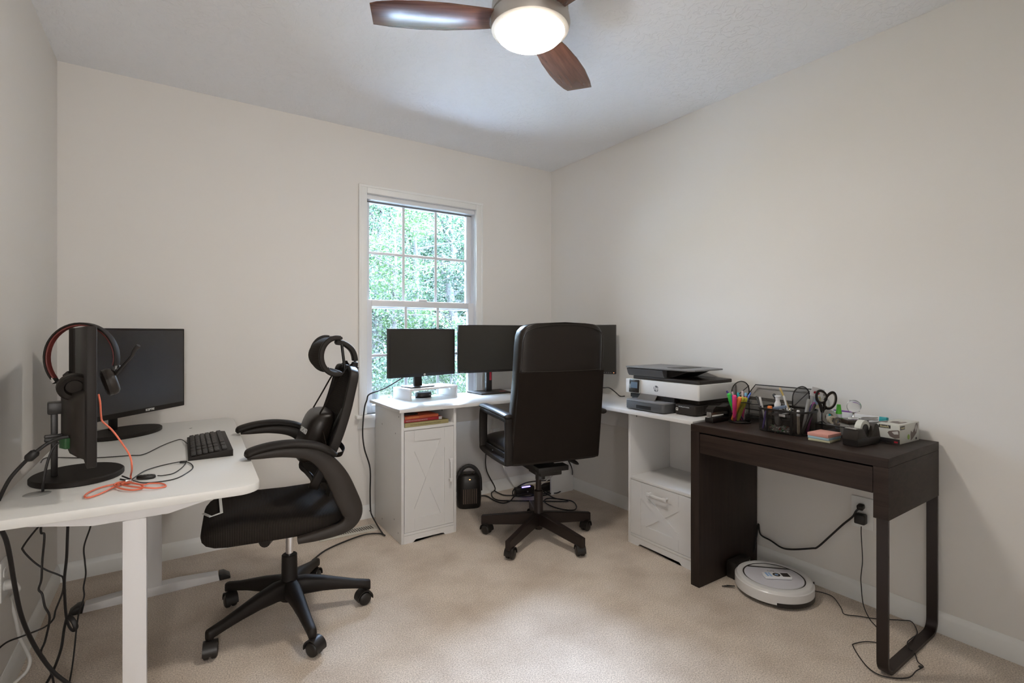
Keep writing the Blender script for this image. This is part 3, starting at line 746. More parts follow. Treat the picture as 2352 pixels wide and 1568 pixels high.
MB().cyl((0, 0, 0.25), (0, 0, 0.40), 0.0145, n=20).build('gas_cylinder', 'chrome', mc)
MB().box(-0.12, 0.10, -0.075, 0.075, 0.375, 0.412, 0.01).box(-0.06, 0.05, -0.10, 0.10, 0.395, 0.415, 0.004).build('tilt_mechanism', 'black', mc)
MB().tube([(0.075, 0.10, 0.385), (0.10, 0.155, 0.382)], 0.021, 14).cyl((0.05, 0.02, 0.39), (0.075, 0.10, 0.387), 0.008).build('tension_knob', 'black', mc)
# seat
secs = []
for x, hw, zt, zb in ((-0.215, .17, .468, .425), (-0.20, .205, .484, .412), (-0.12, .238, .488, .402), (0.0, .248, .484, .398), (0.10, .250, .487, .400), (0.17, .250, .492, .402), (0.22, .246, .490, .402), (0.26, .234, .482, .405), (0.286, .212, .470, .411), (0.300, .182, .457, .420), (0.305, .15, .448, .430)):
    sec = []; zc, hh = (zt + zb) / 2, (zt - zb) / 2
    for q in range(36):
        t = 2 * pi * q / 36; ct, st = cos(t), sin(t)
        yy = hw * (1 if ct > 0 else -1) * abs(ct) ** 0.42; e = abs(yy / hw)
        z = zc + hh * (1 if st > 0 else -1) * abs(st) ** 0.5
        if st > 0: z -= 0.014 * (1 - e * e) * min(1, max(0, (x + 0.22) * 6)) * min(1, max(0, (0.3 - x) * 6))
        sec.append(V((x, yy, z)))
    secs.append(sec)
MB().loft(secs).build('seat', 'seat_mesh', mc, sharp=70)
# white strip on the nose of the seat
wsp = [(-2.3220, -0.6610, 0.4920), (-2.3340, -0.9480, 0.4890), (-2.3700, -0.9570, 0.4840), (-2.3900, -0.8780, 0.4760)]
MB().tube(wsp, 1, ab=[(0.0016, -0.005), (0.0016, 0.005), (-0.0016, 0.005), (-0.0016, -0.005)], up=(0, 0, 1)).build('trim_strip', 'white_paint', mc, w=True)
# back
def bx_(z): # x of the back plane against height
    return -0.128 - 0.165 * (z - 0.56) / 0.455 - 0.02 * sin(pi * (z - 0.56) / 0.455)
def bw_(z):
    t = (z - 0.56) / 0.455
    return 0.165 + 0.045 * sin(min(1, t * 1.25 + 0.1) * pi * 0.62) - 0.034 * max(0, t - 0.45) / 0.55
def backf(u, v):
    z = 0.565 + 0.445 * u; s = 2 * v - 1
    return V((bx_(z) - 0.035 * (1 - s * s), s * (bw_(z) - 0.006), z))
MB().sheet(backf, 26, 18, 0.003).build('backrest', 'back_mesh', mc, sharp=80)
fr = [(bx_(z) - 0.006, bw_(z), z) for z in (0.575, 0.65, 0.75, 0.85, 0.93, 0.985)]
loop = fr + [(bx_(1.012) - 0.006, bw_(1.0) - 0.035, 1.014), (bx_(1.016) - 0.016, 0, 1.018)]
full = loop + [(x, -y, z) for x, y, z in reversed(loop[:-1])]
full = full + [(bx_(.56) - 0.03, -0.10, 0.555), (bx_(.56) - 0.038, 0, 0.552), (bx_(.56) - 0.03, 0.10, 0.555)]
MB().tube(catmull(full, 5, True), 1, 10, True, ab=rrect(0.036, 0.018, 0.006, 3), up=(-1, 0, -0.35)).build('back_frame', 'black_soft', mc, sharp=50)
sp = [(-0.215, 0, 0.435), (-0.235, 0, 0.52), (-0.215, 0, 0.62), (-0.235, 0, 0.72), (-0.29, 0, 0.84), (-0.325, 0, 0.95), (-0.338, 0, 1.02)]
MB().tube(catmull(sp, 6), [1.5 - 0.7 * i / 36 for i in range(37)], 10, ab=rrect(0.018, 0.055, 0.006, 3), up=(-1, 0, 0)).build('back_spine', 'black_soft', mc, sharp=50)
# headrest
def headf(u, v):
    a = R(78 + 205 * u); s = 2 * v - 1
    rx = 0.094 - 0.034 * s * s; zz = 1.074 + 0.074 * sin(a)
    return V((-0.238 - rx * cos(a), s * 0.135, zz))
MB().sheet(headf, 26, 16, 0.004).build('headrest', 'back_mesh', mc, sharp=80)
hf = MB()
for s in (-1, 1):
    hf.tube([headf(i / 24, 0.5 + s * 0.5) + V((0.004, s * 0.004, 0)) for i in range(25)], 1, 10, ab=rrect(0.020, 0.020, 0.006, 3), up=(0, 1, 0))
hf.tube([headf(0.0, j / 10) for j in range(11)], 0.007, 8).tube([headf(1.0, j / 10) for j in range(11)], 0.007, 8)
hf.build('headrest_frame', 'black_soft', mc, sharp=50)
MB().tube(catmull([(-0.255, 0, 1.128), (-0.285, 0, 1.122), (-0.318, 0, 1.095), (-0.332, 0, 1.055), (-0.330, 0, 1.005)], 6), 1, 10, ab=rrect(0.022, 0.042, 0.007, 3), up=(0, 0, 1)).cyl((-0.263, -0.028, 1.127), (-0.263, 0.028, 1.127), 0.012, n=14).build('headrest_arm', 'black_soft', mc, sharp=50)
MB().cyl((-0.272, 0.03, 1.12), (-0.285, 0.03, 1.01), 0.006, n=10).build('headrest_rod', 'black', mc)
# arms
for s in (1, -1):
    yc = 0.252 * s; xo = -0.026 if s > 0 else 0.0
    rb = ribbon([(0.175, .747, .008), (0.14, .752, .022), (0.06, .755, .034), (-0.02, .742, .044), (-0.075, .712, .062), (-0.125, .645, .078), (-0.162, .560, .084), (-0.184, .500, .078), (-0.176, .462, .056), (-0.14, .440, .042), (-0.06, .428, .032), (0.01, .424, .022)], yc - 0.017, yc + 0.017)
    rb.build('arm_frame', 'dk_plastic', mc, sharp=50).location = (xo * .6, 0, -0.020)
    pp = catmull([(0.190, yc, .752), (0.172, yc, .766), (0.11, yc, .779), (0.03, yc, .780), (-0.05, yc, .762), (-0.115, yc, .722)], 6)
    MB().tube(pp, [0.55 + 0.45 * min(1, i / 4, (len(pp) - 1 - i) / 3) for i in range(len(pp))], 14, ab=[(0.016 * (1 if sin(t) > 0 else .8) * sin(t), 0.034 * cos(t)) for t in [2 * pi * q / 16 for q in range(16)]], up=(0, 0, 1)).build('arm_pad', 'black_soft', mc, sharp=70).location = (xo, 0, -0.020)
def shell(u, v):
    s = 2 * v - 1; P = ((-0.10, .408), (-0.17, .424), (-0.213, .455), (-0.216, .51), (-0.19, .56)); t = u * 4; i = min(int(t), 3); f = t - i
    return V((P[i][0] + (P[i + 1][0] - P[i][0]) * f - 0.018 * (1 - s * s), s * 0.236, P[i][1] + (P[i + 1][1] - P[i][1]) * f))
MB().sheet(shell, 12, 14, 0.012).build('back_bracket', 'dk_plastic', mc, sharp=60)

for o in kids(mc):
    if o.name.split('.')[0] in ('backrest', 'back_frame', 'back_spine', 'headrest', 'headrest_frame', 'headrest_arm', 'headrest_rod'): o.location.x = 0.070
# cushion strapped to it (hangs on the chair, so a thing of its own)
lc = thing('lumbar_cushion', 'black leather lumbar cushion with white lettering strapped to the mesh chair', 'cushion', (-2.088, -0.905, 0), R(175))
lc.location = (-2.088 - 0.036, -0.902, 0)
secs = []
for k in range(15):
    s = -1 + 2 * k / 14; y = 0.118 * s; e = (1 - abs(s) ** 18) ** 0.5 if abs(s) < 1 else 0.0
    e = max(e, 0.80); sec = []
    for q in range(24):
        t = 2 * pi * q / 24; ct, st = cos(t), sin(t)
        z = 0.745 + 0.098 * (0.55 + 0.45 * e) * (1 if st > 0 else -1) * abs(st) ** 0.5
        x = -0.130 - (z - 0.745) * 0.34 + (0.044 + 0.014 * (1 - s * s)) * e * (1 if ct > 0 else -1) * abs(ct) ** 0.55
        sec.append(V((x, y, z)))
    secs.append(sec)
MB().loft(secs).build('pad', 'leather', lc, sharp=70)
def strap(pts, name='strap', w=0.011):
    MB().tube(catmull(pts, 6), 1, ab=[(0.0012, -w), (0.0012, w), (-0.0012, w), (-0.0012, -w)], up=(1, 0, 0.4)).build(name, 'fabric', lc)
for s in (1, -1): strap([(-0.135, .095 * s, .83), (-0.175, .095 * s, .90), (-0.222, .085 * s, .985), (-0.266, .07 * s, 1.034), (-0.285, .062 * s, 1.022)])
strap([(-0.145, .112, .77), (-0.150, .165, .725), (-0.145, .215, .70), (-0.205, .195, .69), (-0.235, .08, .685), (-0.235, -.08, .685), (-0.205, -.195, .69), (-0.145, -.215, .70), (-0.150, -.165, .725), (-0.145, -.112, .77)])
text('logo', 'GTRACING', 0.026, 'white_paint', lc, (-0.0835, 0.060, 0.772), (0.10, -1, 0), (-0.34, 0, 1), bold=0.0012, sx=0.8)

# ------------------------------------------------------------ leather chair
xc = thing('leather_office_chair', 'high backed black leather office chair turned to the white corner desk', 'office chair', (-0.763, -0.849, 0), R(79))
for k in range(5):
    a = R(61 + 72 * k - 79); c, s = cos(a), sin(a); u = V((c, s, 0)); n = V((-s, c, 0)); secs = []
    for r_, zt, zb, hw in ((0.018, .150, .075, .016), (0.06, .146, .078, .016), (0.335, .103, .052, .0145)):
        b = 0.004
        secs.append([u * r_ + n * w_ + V((0, 0, z_)) for w_, z_ in ((hw - b, zt), (hw, zt - b), (hw, zb + b), (hw - b, zb), (-hw + b, zb), (-hw, zb + b), (-hw, zt - b), (-hw + b, zt))])
    MB().loft(secs).build('leg', 'brown_metal', xc, sharp=35)
    caster(xc, c * 0.318, s * 0.318, a + R((200, 160, 185, 150, 210)[k]), 0.027, 'black', 0.062)
MB().lathe([(0.0005, 0.055), (0.022, 0.055), (0.028, 0.075), (0.028, 0.15), (0.0255, 0.16), (0.0255, 0.272), (0.02, 0.276), (0.0005, 0.276)], n=28).build('column_cover', 'brown_metal', xc)
MB().cyl((0, 0, 0.27), (0, 0, 0.42), 0.016, n=20).build('gas_cylinder', 'brown_metal', xc)
MB().box(-0.16, 0.12, -0.065, 0.065, 0.395, 0.440, 0.006).box(-0.05, 0.05, -0.04, 0.04, 0.372, 0.40, 0.005).box(-0.19, -0.12, -0.09, 0.09, 0.425, 0.452, 0.003).build('tilt_mechanism', 'black', xc)
MB().cyl((-0.115, 0.045, 0.375), (-0.115, 0.045, 0.43), 0.027, n=20).build('tension_knob', 'black', xc)
MB().tube(catmull([(0.0, -0.05, 0.425), (0.0, -0.14, 0.425), (-0.01, -0.20, 0.43)], 5), 0.006, 8).build('lever', 'black', xc)
MB().tube(catmull([(-0.005, -0.185, 0.432), (-0.012, -0.215, 0.42), (-0.018, -0.25, 0.40)], 5), [0.011, .016, .019, .02, .021, .022, .022, .021, .019, .015, .008], 12, ab=[(0.55 * cos(t), 1.0 * sin(t)) for t in [2 * pi * q / 12 for q in range(12)]]).build('lever_paddle', 'black', xc)
# seat cushion
def blob(x0, x1, hw, zc, hh, n1=13, px=0.35, pz=0.5, dome=0.0):
    secs = []
    for i in range(n1):
        f = -1 + 2 * i / (n1 - 1); x = (x0 + x1) / 2 + (x1 - x0) / 2 * f; e = max(0.12, (1 - abs(f) ** 5) ** 0.4 if abs(f) < 1 else 0.12); sec = []
        for q in range(32):
            t = 2 * pi * q / 32; ct, st = cos(t), sin(t)
            yy = hw * (0.80 + 0.2 * e) * (1 if ct > 0 else -1) * abs(ct) ** px; k = abs(yy / hw)
            sec.append(V((x, yy, zc + hh * e * (1 if st > 0 else -1) * abs(st) ** pz + (dome * (1 - k * k) if st > 0 else 0))))
        secs.append(sec)
    return secs
MB().loft(blob(-0.235, 0.285, 0.250, 0.525, 0.052, dome=0.012)).build('seat', 'leather', xc, sharp=70)
# backrest: rear face x from -0.222 (bottom) to -0.31 (top)
def rear(z): return -0.222 - 0.092 * (z - 0.49) / 0.725 - 0.006 * sin(pi * (z - 0.49) / 0.725)
secs = []
for z, hw, th in ((0.486, .252, .055), (0.492, .264, .075), (0.52, .269, .095), (0.62, .265, .105), (0.72, .260, .108), (0.82, .255, .110), (0.92, .250, .112), (1.02, .247, .116), (1.10, .245, .118), (1.15, .242, .116), (1.175, .236, .110), (1.192, .220, .098), (1.200, .20, .085)):
    sec = []; xr = rear(z); xcn = xr + th / 2
    for q in range(40):
        t = 2 * pi * q / 40; ct, st = cos(t), sin(t)
        yy = hw * (1 if st > 0 else -1) * abs(st) ** 0.28; xx = xcn + th / 2 * (1 if ct > 0 else -1) * abs(ct) ** 0.5
        top = 0.022 * (1 - (yy / 0.25) ** 2) * max(0, min(1, (z - 1.0) / 0.19))
        sec.append(V((xx, yy, z + top)))
    secs.append(sec)
MB().loft(secs).build('backrest', 'leather', xc, sharp=70)
def bp(u, v):
    s = 2 * v - 1; z = 0.500 + 0.468 * u; e = abs(s) ** 8
    return V((rear(z) - 0.013 + 0.012 * e, s * (0.256 - 0.008 * u), z - 0.004 * (1 - s * s) * u))
MB().sheet(bp, 20, 24, 0.004).build('back_panel', noise_bump(mat('wrinkled_fabric', (0.0135, 0.0096, 0.0074), 0.9, 0, 0.1), 9, 0.35, 0.02, 3), xc, sharp=70)
stc = MB()
for k in range(70):
    s = -0.94 + 1.88 * k / 69; z = 0.974; stc.bx((rear(z) - 0.0035 + 0.012 * abs(s) ** 8, s * 0.243, z - 0.004 * (1 - s * s)), (0.0015, 0.004, 0.0012))
stc.build('stitching', flat('thread', (0.10, 0.085, 0.07)), xc)
pip = [(rear(z) + 0.002, sg * (0.2395), z) for sg, zz in ((1, (0.98, 1.06, 1.13)), ) for z in zz]
pip = [(rear(0.98), .236, .98), (rear(1.08), .235, 1.08), (rear(1.15) - .001, .226, 1.152), (rear(1.18) - .001, .19, 1.184), (rear(1.195), .10, 1.203), (rear(1.195), 0, 1.208)]
pip = pip + [(x, -y, z) for x, y, z in reversed(pip[:-1])]
MB().tube(catmull([(x - 0.001, y, z) for x, y, z in pip], 6), 0.0028, 6).build('piping', 'leather', xc)
for s in (1, -1):
    yc = 0.270 if s > 0 else -0.236
    lp = [(-0.195, .50), (-0.21, .515), (-0.213, .60), (-0.210, .70), (-0.195, .722), (0.0, .726), (0.145, .728), (0.170, .712), (0.178, .62), (0.172, .53), (0.155, .505), (0.0, .497)]
    MB().tube(catmull([(x, yc, z) for x, z in lp], 5, True), 1, 8, True, ab=rrect(0.046, 0.026, 0.008, 3), up=(0, 1, 0)).build('arm_frame', 'black_soft', xc, sharp=50)
    MB().bx((-0.02, yc - 0.012 * s, 0.512), (0.36, 0.014, 0.05), bev=0.006).build('arm_plate', 'black_soft', xc)
    pp = catmull([(-0.222, yc, .735), (-0.20, yc, .741), (-0.10, yc, .745), (0.05, yc, .748), (0.16, yc, .748), (0.185, yc, .741)], 5)
    MB().tube(pp, [0.6 + 0.4 * min(1, i / 4, (len(pp) - 1 - i) / 4) for i in range(len(pp))], 14, ab=[(0.014 * sin(t), 0.030 * cos(t)) for t in [2 * pi * q / 16 for q in range(16)]], up=(0, 0, 1)).build('arm_pad', 'leather', xc, sharp=70)
    if s < 0:
        for o in kids(xc):
            if o.name.split('.')[0] == 'arm_pad' and max(v.co.y for v in o.data.vertices) < 0: o.location = (-0.03, -0.034, 0)
    for x, z in ((-0.211, .67), (-0.211, .57), (-0.12, .513), (0.04, .513)):
        MB().sph((x, yc + 0.0235 * s * (0 if x < -0.2 else -0.2), z), 0.004).build('bolt', 'black', xc) if s > 0 else None

# ------------------------------------------------------------ monitors
def flat_monitor(name, label, loc, rz, w, h, zc, m_screen, bez, chin, depth, group=None):
    """screen faces local -y; zc is the panel centre above the base"""
    t = thing(name, label, 'monitor', loc, rz, group)
    MB().bx((0, 0, zc), (w, depth, h), bev=0.003).build('housing', 'black', t)
    MB().box(-w / 2 + bez, w / 2 - bez, -depth / 2 - 0.0006, -depth / 2 + 0.001, zc - h / 2 + chin, zc + h / 2 - bez).build('screen', m_screen, t)
    return t
# small monitor on the riser
RZ = R(10.8)
rs = thing('monitor_riser', 'small white monitor riser standing on the desktop in front of the window', 'monitor stand', (-1.125, -0.115, ZT), RZ)
rt = 0.821 - ZT
MB().box(-0.185, 0.185, -0.095, 0.095, rt - 0.014, rt, 0.001).build('shelf', 'white_lam', rs)
for sx_ in (-1, 1):
    sp_ = MB().box(sx_ * 0.185 - sx_ * 0.014, sx_ * 0.185, -0.095, 0.095, 0, rt - 0.0145, 0.001).build('side_panel', 'white_lam', rs)
for y, z in ((-0.03, .045), (0.05, .05)):
    MB().cyl((0.1705, y, z), (0.1718, y, z), 0.007, n=12).build('screw_cap', 'steel', rs)
hp = flat_monitor('desktop_monitor', 'monitor with a round badge on the white riser by the window', (-1.190, -0.130, 0.8215), RZ, .495, .300, .221, 'screen_matte', .009, .020, .032)
for o in kids(hp): o.location.y = -0.055
MB().bx((0, 0.0, 0.004), (0.175, 0.135, 0.008), bev=0.003).build('base', 'black', hp)
MB().bx((0, 0.005, 0.075), (0.055, 0.028, 0.14), (R(-6), 0, 0), 0.006).build('neck', 'dk_plastic', hp)
MB().bx((0, -0.025, 0.16), (0.14, 0.05, 0.12), bev=0.01).build('rear_cover', 'black', hp)
yb = -0.055 - 0.016 - 0.0008
lg = MB().lathe([(0.0005, 0), (0.0075, 0)], n=24, c=(0.005, yb, .221 - .150 + 0.011), M3=Matrix.Rotation(pi / 2, 3, 'X')).build('badge', 'white_paint', hp)
text('badge_lettering', 'hp', 0.012, 'black', lg, (0.005, yb - 0.0004, .221 - .150 + 0.0115), (1, 0, 0), (0, 0, 1), shear=0.2, ext=0.0002)
# dock under the riser
dk = thing('docking_puck', 'flat black oval computer dock under the white riser', 'dock', (-1.1410, -0.1080, 0.7480), RZ)
MB().loft([[V((0.058 * k * cos(t), 0.045 * k * sin(t), z)) for t in [2 * pi * q / 32 for q in range(32)]] for z, k in ((0.0, .90), (0.003, .98), (0.006, .90), (0.010, 1.0), (0.028, 1.0), (0.033, .95), (0.034, .86), (0.031, .80), (0.031, .02))]).build('body', 'black', dk, sharp=30)
for i in range(3): MB().bx((0.018 + 0.008 * i, -0.0437 + 0.0016 * i, 0.019), (0.0035, 0.002, 0.005)).build('indicator', flat('dim_white', (.45, .45, .45)), dk)

# twin wide monitors in the corner
tv = thing('desktop_monitor', 'monitor on the stand with a red slot beside the window frame', 'monitor', (-0.655, -0.130, ZT), R(-2.5), 'twin monitors in the corner')
MB().bx((0, -0.062, .310), (.540, .022, .322), bev=0.003).build('housing', 'black', tv)
MB().box(-.266, .266, -0.0737, -0.072, .310 - .161 + .016, .310 + .161 - .004).build('screen', 'screen_matte', tv)
MB().bx((0, -0.03, .30), (.22, .05, .16), bev=0.012).build('rear_cover', 'black', tv)
MB().prism([(-.115, -.105), (.115, -.105), (.135, .075), (-.135, .075)], 0, .011, 'xy', bev=0.003).build('base', 'dk_plastic', tv)
MB().bx((0.0, 0.01, .16), (.046, .030, .30), bev=0.006).build('neck', 'black', tv)
MB().bx((0.008, -0.0058, .125), (.016, .003, .075), bev=0.001).build('neck_slot', 'red', tv)
MB().bx((0.075, -.055, .0115), (.045, .012, .002), bev=0.0008).build('base_mark', 'red', tv)
text('lettering', 'Lenovo', 0.011, 'grey_ink', tv, (-.245, -0.0742, .157), (1, 0, 0), (0, 0, 1))
t2 = thing('desktop_monitor', 'monitor in the corner mostly hidden behind the leather chair back', 'monitor', (-0.205, -0.545, ZT), R(-53.1), 'twin monitors in the corner')
MB().bx((0, -0.062, .310), (.540, .022, .322), bev=0.003).build('housing', 'black', t2)
MB().box(-.266, .266, -0.0737, -0.072, .310 - .161 + .018, .310 + .161 - .004).build('screen', 'screen_matte', t2)
MB().bx((0, -0.03, .30), (.22, .05, .16), bev=0.012).build('rear_cover', 'black', t2)
MB().prism([(-.115, -.105), (.115, -.105), (.135, .075), (-.135, .075)], 0, .011, 'xy', bev=0.003).build('base', 'dk_plastic', t2)
MB().bx((0.0, 0.01, .16), (.046, .030, .30), bev=0.006).build('neck', 'black', t2)
for i in range(4): MB().bx((.195 + .014 * i, -0.0733, .158), (.006, .001, .003)).build('button', 'grey_ink', t2)
MB().bx((.256, -0.0735, .158), (.005, .001, .003)).build('power_light', emit('amber_led', (1, .35, .15), 1.5), t2)

# monitors on the standing desk
def round_base_monitor(name, label, loc, rz, w, h, zc, group, ba=.165, off=0.0):
    t = thing(name, label, 'monitor', loc, rz, group)
    MB().loft([[V((ba * k * cos(a), 0.114 * k * sin(a), z)) for a in [2 * pi * q / 48 for q in range(48)]] for z, k in ((0, .98), (0.003, 1.0), (0.014, 1.0), (0.017, .97))]).build('base', 'black_soft', t, sharp=30)
    MB().bx((0, 0.055, 0.125), (0.034, 0.016, 0.22), bev=0.003).build('neck', 'black', t)
    MB().bx((0, 0.048, 0.222), (0.05, 0.045, 0.036), bev=0.004).bx((0, 0.012, 0.235), (0.075, 0.012, 0.06), bev=0.003).build('neck_bracket', 'black', t)
    MB().bx((0, -0.045, zc), (w, 0.022, h), bev=0.003).build('housing', 'black_soft', t)
    MB().box(-w / 2 + .009, w / 2 - .009, -0.0567, -0.055, zc - h / 2 + .022, zc + h / 2 - .009).build('screen', 'screen', t)
    # swollen rear cover on the lower half
    zb = zc - h / 2
    sec = []
    for x, d in ((-.24, .0), (-.225, .02), (-.15, .038), (0, .044), (.15, .038), (.225, .02), (.24, .0)):
        sec.append([V((x, -0.036, zb + .010)), V((x, -0.034 + d * .75, zb + .018)), V((x, -0.034 + d, zb + .05)), V((x, -0.034 + d, zb + .17)), V((x, -0.034 + d * .7, zb + .190)), V((x, -0.036, zb + .20))])
    MB().loft(sec).build('rear_cover', 'dk_plastic', t, sharp=60)
    for o in kids(t):
        if o.name.split('.')[0] in ('housing', 'screen', 'rear_cover'): o.location.y += off
    return t
mA = round_base_monitor('desktop_monitor', 'monitor seen edge on with the headset hung over its top', (-2.730, -1.090, ZS + .0004), R(99.2), .620, .380, .277, 'monitors on the standing desk', .128, .030)
mB = round_base_monitor('desktop_monitor', 'monitor with a dark glossy screen at the far corner of the standing desk', (-2.665, -0.340, ZS + .0004), R(50.9), .575, .380, .277, 'monitors on the standing desk')
text('lettering', 'SCEPTRE', 0.0125, 'white_paint', mB, (0.075, -0.0565, .099), (1, 0, 0), (0, 0, 1), bold=0.0004)
MB().bx((-0.175, 0.036, .140), (.035, .012, .030), (0, 0, R(20)), .002).build('port_panel', flat('pcb_green', (.03, .10, .035)), mA)
for i, (x, z) in enumerate(((-0.125, .155), (-0.155, .150))):
    MB().bx((x, 0.058, z), (.016, .040, .010), bev=0.003).build('plug', 'black', mA)

# headset hanging over the edge on monitor
hs = thing('headset', 'black headset with a boom microphone hanging over the monitor edge', 'headset', (-2.676, -1.284, 1.190), R(-33.9))
# local x runs across the view, z up; built around the band's top
def arcp(a, rx, rz_, cx, cz): return (cx + rx * sin(R(a)), 0, cz + rz_ * cos(R(a)))
band = [arcp(a, .101, .098, -.030, -.092) for a in range(-128, 108, 8)]
K = len(band)
def bandtube(name, m, off, a_, b_):
    P = [V(p) for p in band]; c = V((-.030, 0, -.092)); Q = [c + (p - c) * (1 + off) for p in P]
    secs = []
    for i, p in enumerate(Q):
        r_ = (p - c).normalized(); secs.append([p + r_ * x + V((0, y, 0)) for x, y in rrect(a_, b_, min(a_, b_) * .4, 3)])
    MB().loft(secs).build(name, m, hs, sharp=60)
bandtube('headband', 'black_soft', 0, .0058, .019)
bandtube('headband_pad', 'maroon', -.050, .0050, .015)
for q, (i0, i1) in enumerate(((0, 1), (K - 1, K - 2))):
    p = V(band[i0]); d = (p - V(band[i1])).normalized()
    MB().tube([p - d * .003, p + d * .012], 1, ab=rrect(0.018, 0.011, 0.002, 2), up=(0, 1, 0)).build('slider_cap', 'chrome', hs, sharp=30)
cupL, cupR = V((-.052, 0.0, -.173)), V((.050, 0.0, -.160))
eL, eR = V(band[0]), V(band[-1])
MB().tube(catmull([eL, (eL.x + .012, 0, eL.z - .010), (cupL.x - .020, 0, cupL.z + .026)], 4), 0.003, 8).build('yoke', 'black', hs)
MB().tube(catmull([eR, (eR.x - .002, 0, eR.z - .022), (cupR.x + .018, 0, cupR.z + .034)], 4), 0.003, 8).build('yoke', 'black', hs)
for nm, cpos, ry, tilt in (('ear_cup', cupL, 18, 1), ('ear_cup', cupR, -22, -1)):
    M3 = Matrix.Rotation(R(ry), 3, 'Y') @ Matrix.Rotation(R(48 * tilt), 3, 'Z') @ Matrix.Rotation(R(90), 3, 'X')
    k = MB().lathe([(0.0005, -.016), (.029, -.016), (.037, -.010), (.039, -.002), (.038, .003), (.0005, .003)], cpos, 32, M3).build('ear_cup', 'dk_plastic', hs)
    MB().lathe([(.019, .006), (.023, .014), (.033, .015), (.0385, .010), (.038, .003), (.018, .003)], cpos, 32, M3).build('ear_pad', 'leather', k)
    MB().bx(cpos + V((-.018 * tilt, 0, .034)), (.020, .014, .012), (0, R(-40 * tilt), 0), .003).build('hinge', 'black', k)
bm_ = [cupR + V((.022, -.006, .022)), cupR + V((.045, -.012, .045)), cupR + V((.074, -.016, .073)), cupR + V((.084, -.018, .090)), cupR + V((.097, -.02, .104))]
MB().tube(catmull(bm_, 5), [.0042] * 12 + [.0045, .005, .0058, .006, .006, .006, .006, .006, .005], 10).build('microphone_boom', 'black', hs)

# orange cord from the headset down to the desk with a loose coil
oc = [(-2.6552, -1.3580, 1.0010), (-2.6513, -1.3606, 0.9771), (-2.6517, -1.3362, 0.9379), (-2.6489, -1.3261, 0.9203), (-2.6276, -1.3284, 0.8939), (-2.6039, -1.3322, 0.8523), (-2.5872, -1.3314, 0.8151), (-2.5837, -1.3217, 0.7787), (-2.5940, -1.1910, 0.7280), (-2.5920, -1.2650, 0.7240), (-2.6290, -1.2580, 0.7240), (-2.6610, -1.2770, 0.7240), (-2.6810, -1.3150, 0.7240), (-2.6850, -1.3530, 0.7240), (-2.6730, -1.3690, 0.7240), (-2.6490, -1.3390, 0.7240), (-2.6260, -1.2940, 0.7250), (-2.6000, -1.2740, 0.7280), (-2.5670, -1.3120, 0.7270), (-2.5570, -1.3500, 0.7250), (-2.5800, -1.3590, 0.7250), (-2.6110, -1.3230, 0.7260), (-2.6280, -1.2710, 0.7270), (-2.6060, -1.2590, 0.7280), (-2.5610, -1.3230, 0.7280), (-2.5410, -1.3150, 0.7260), (-2.5130, -1.3270, 0.7240), (-2.5030, -1.3640, 0.7240), (-2.5240, -1.3710, 0.7240), (-2.5550, -1.3610, 0.7280), (-2.5910, -1.3280, 0.7300), (-2.6120, -1.2780, 0.7280), (-2.5960, -1.2390, 0.7260)]
cable('headset_cable', oc, 0.0024, 'orange_cord', 'salmon orange headset cord looped on the white standing desk', k=6)
ct = thing('call_controller', 'small oval black cord controller lying on the standing desk beside the orange coil', 'controller', (-2.5540, -1.2260, 0.7200), R(-18))
MB().loft([[V((0.026 * k * cos(t), 0.0125 * k * sin(t), z)) for t in [2 * pi * q / 28 for q in range(28)]] for z, k in ((0, .8), (.003, .98), (.007, 1.0), (.011, .93), (.0125, .7))]).build('body', 'black', ct, sharp=50)
for i in range(3): MB().bx((-.009 + .009 * i, 0, .0128), (.004, .004, .001)).build('button', 'grey_ink', ct)
cc = [(-2.5260, -1.2280, 0.7260), (-2.5110, -1.2280, 0.7240), (-2.4830, -1.2100, 0.7230), (-2.4590, -1.1390, 0.7230), (-2.4480, -1.0680, 0.7240), (-2.4580, -1.0770, 0.7270), (-2.4760, -1.0620, 0.7240), (-2.5190, -1.0790, 0.7230), (-2.5590, -1.1220, 0.7230), (-2.5810, -1.1940, 0.7240), (-2.5900, -1.2660, 0.7310)]
cable('controller_lead', cc, 0.0017, 'cable', parent=ct)
cc = [(-2.5850, -1.2700, 0.7310), (-2.5580, -1.2800, 0.7220), (-2.5150, -1.2930, 0.7220), (-2.4770, -1.2800, 0.7220), (-2.4480, -1.2250, 0.7220), (-2.4310, -1.1680, 0.7220), (-2.4340, -1.1180, 0.7240), (-2.4450, -1.0780, 0.7240)]
cable('controller_lead', cc, 0.0017, 'cable', parent=ct)
MB().bx((-2.4570, -1.0760, 0.7260), (.022, .010, .007), (0, 0, -.3), .003).build('usb_plug', 'black', ct, w=True)
MB().bx((-2.5950, -1.2710, 0.7330), (.016, .009, .006), (0, 0, .2), .002).build('cord_clip', 'chrome', ct, w=True)
MB().tube([(-2.6150, -1.1870, 0.7290), (-2.5920, -1.2490, 0.7310)], .0022, 8).build('cord_end', 'black', ct, w=True)
MB().tube([(-2.6170, -1.2240, 0.7290), (-2.5930, -1.2700, 0.7310)], .0022, 8).build('cord_end', 'black', ct, w=True)

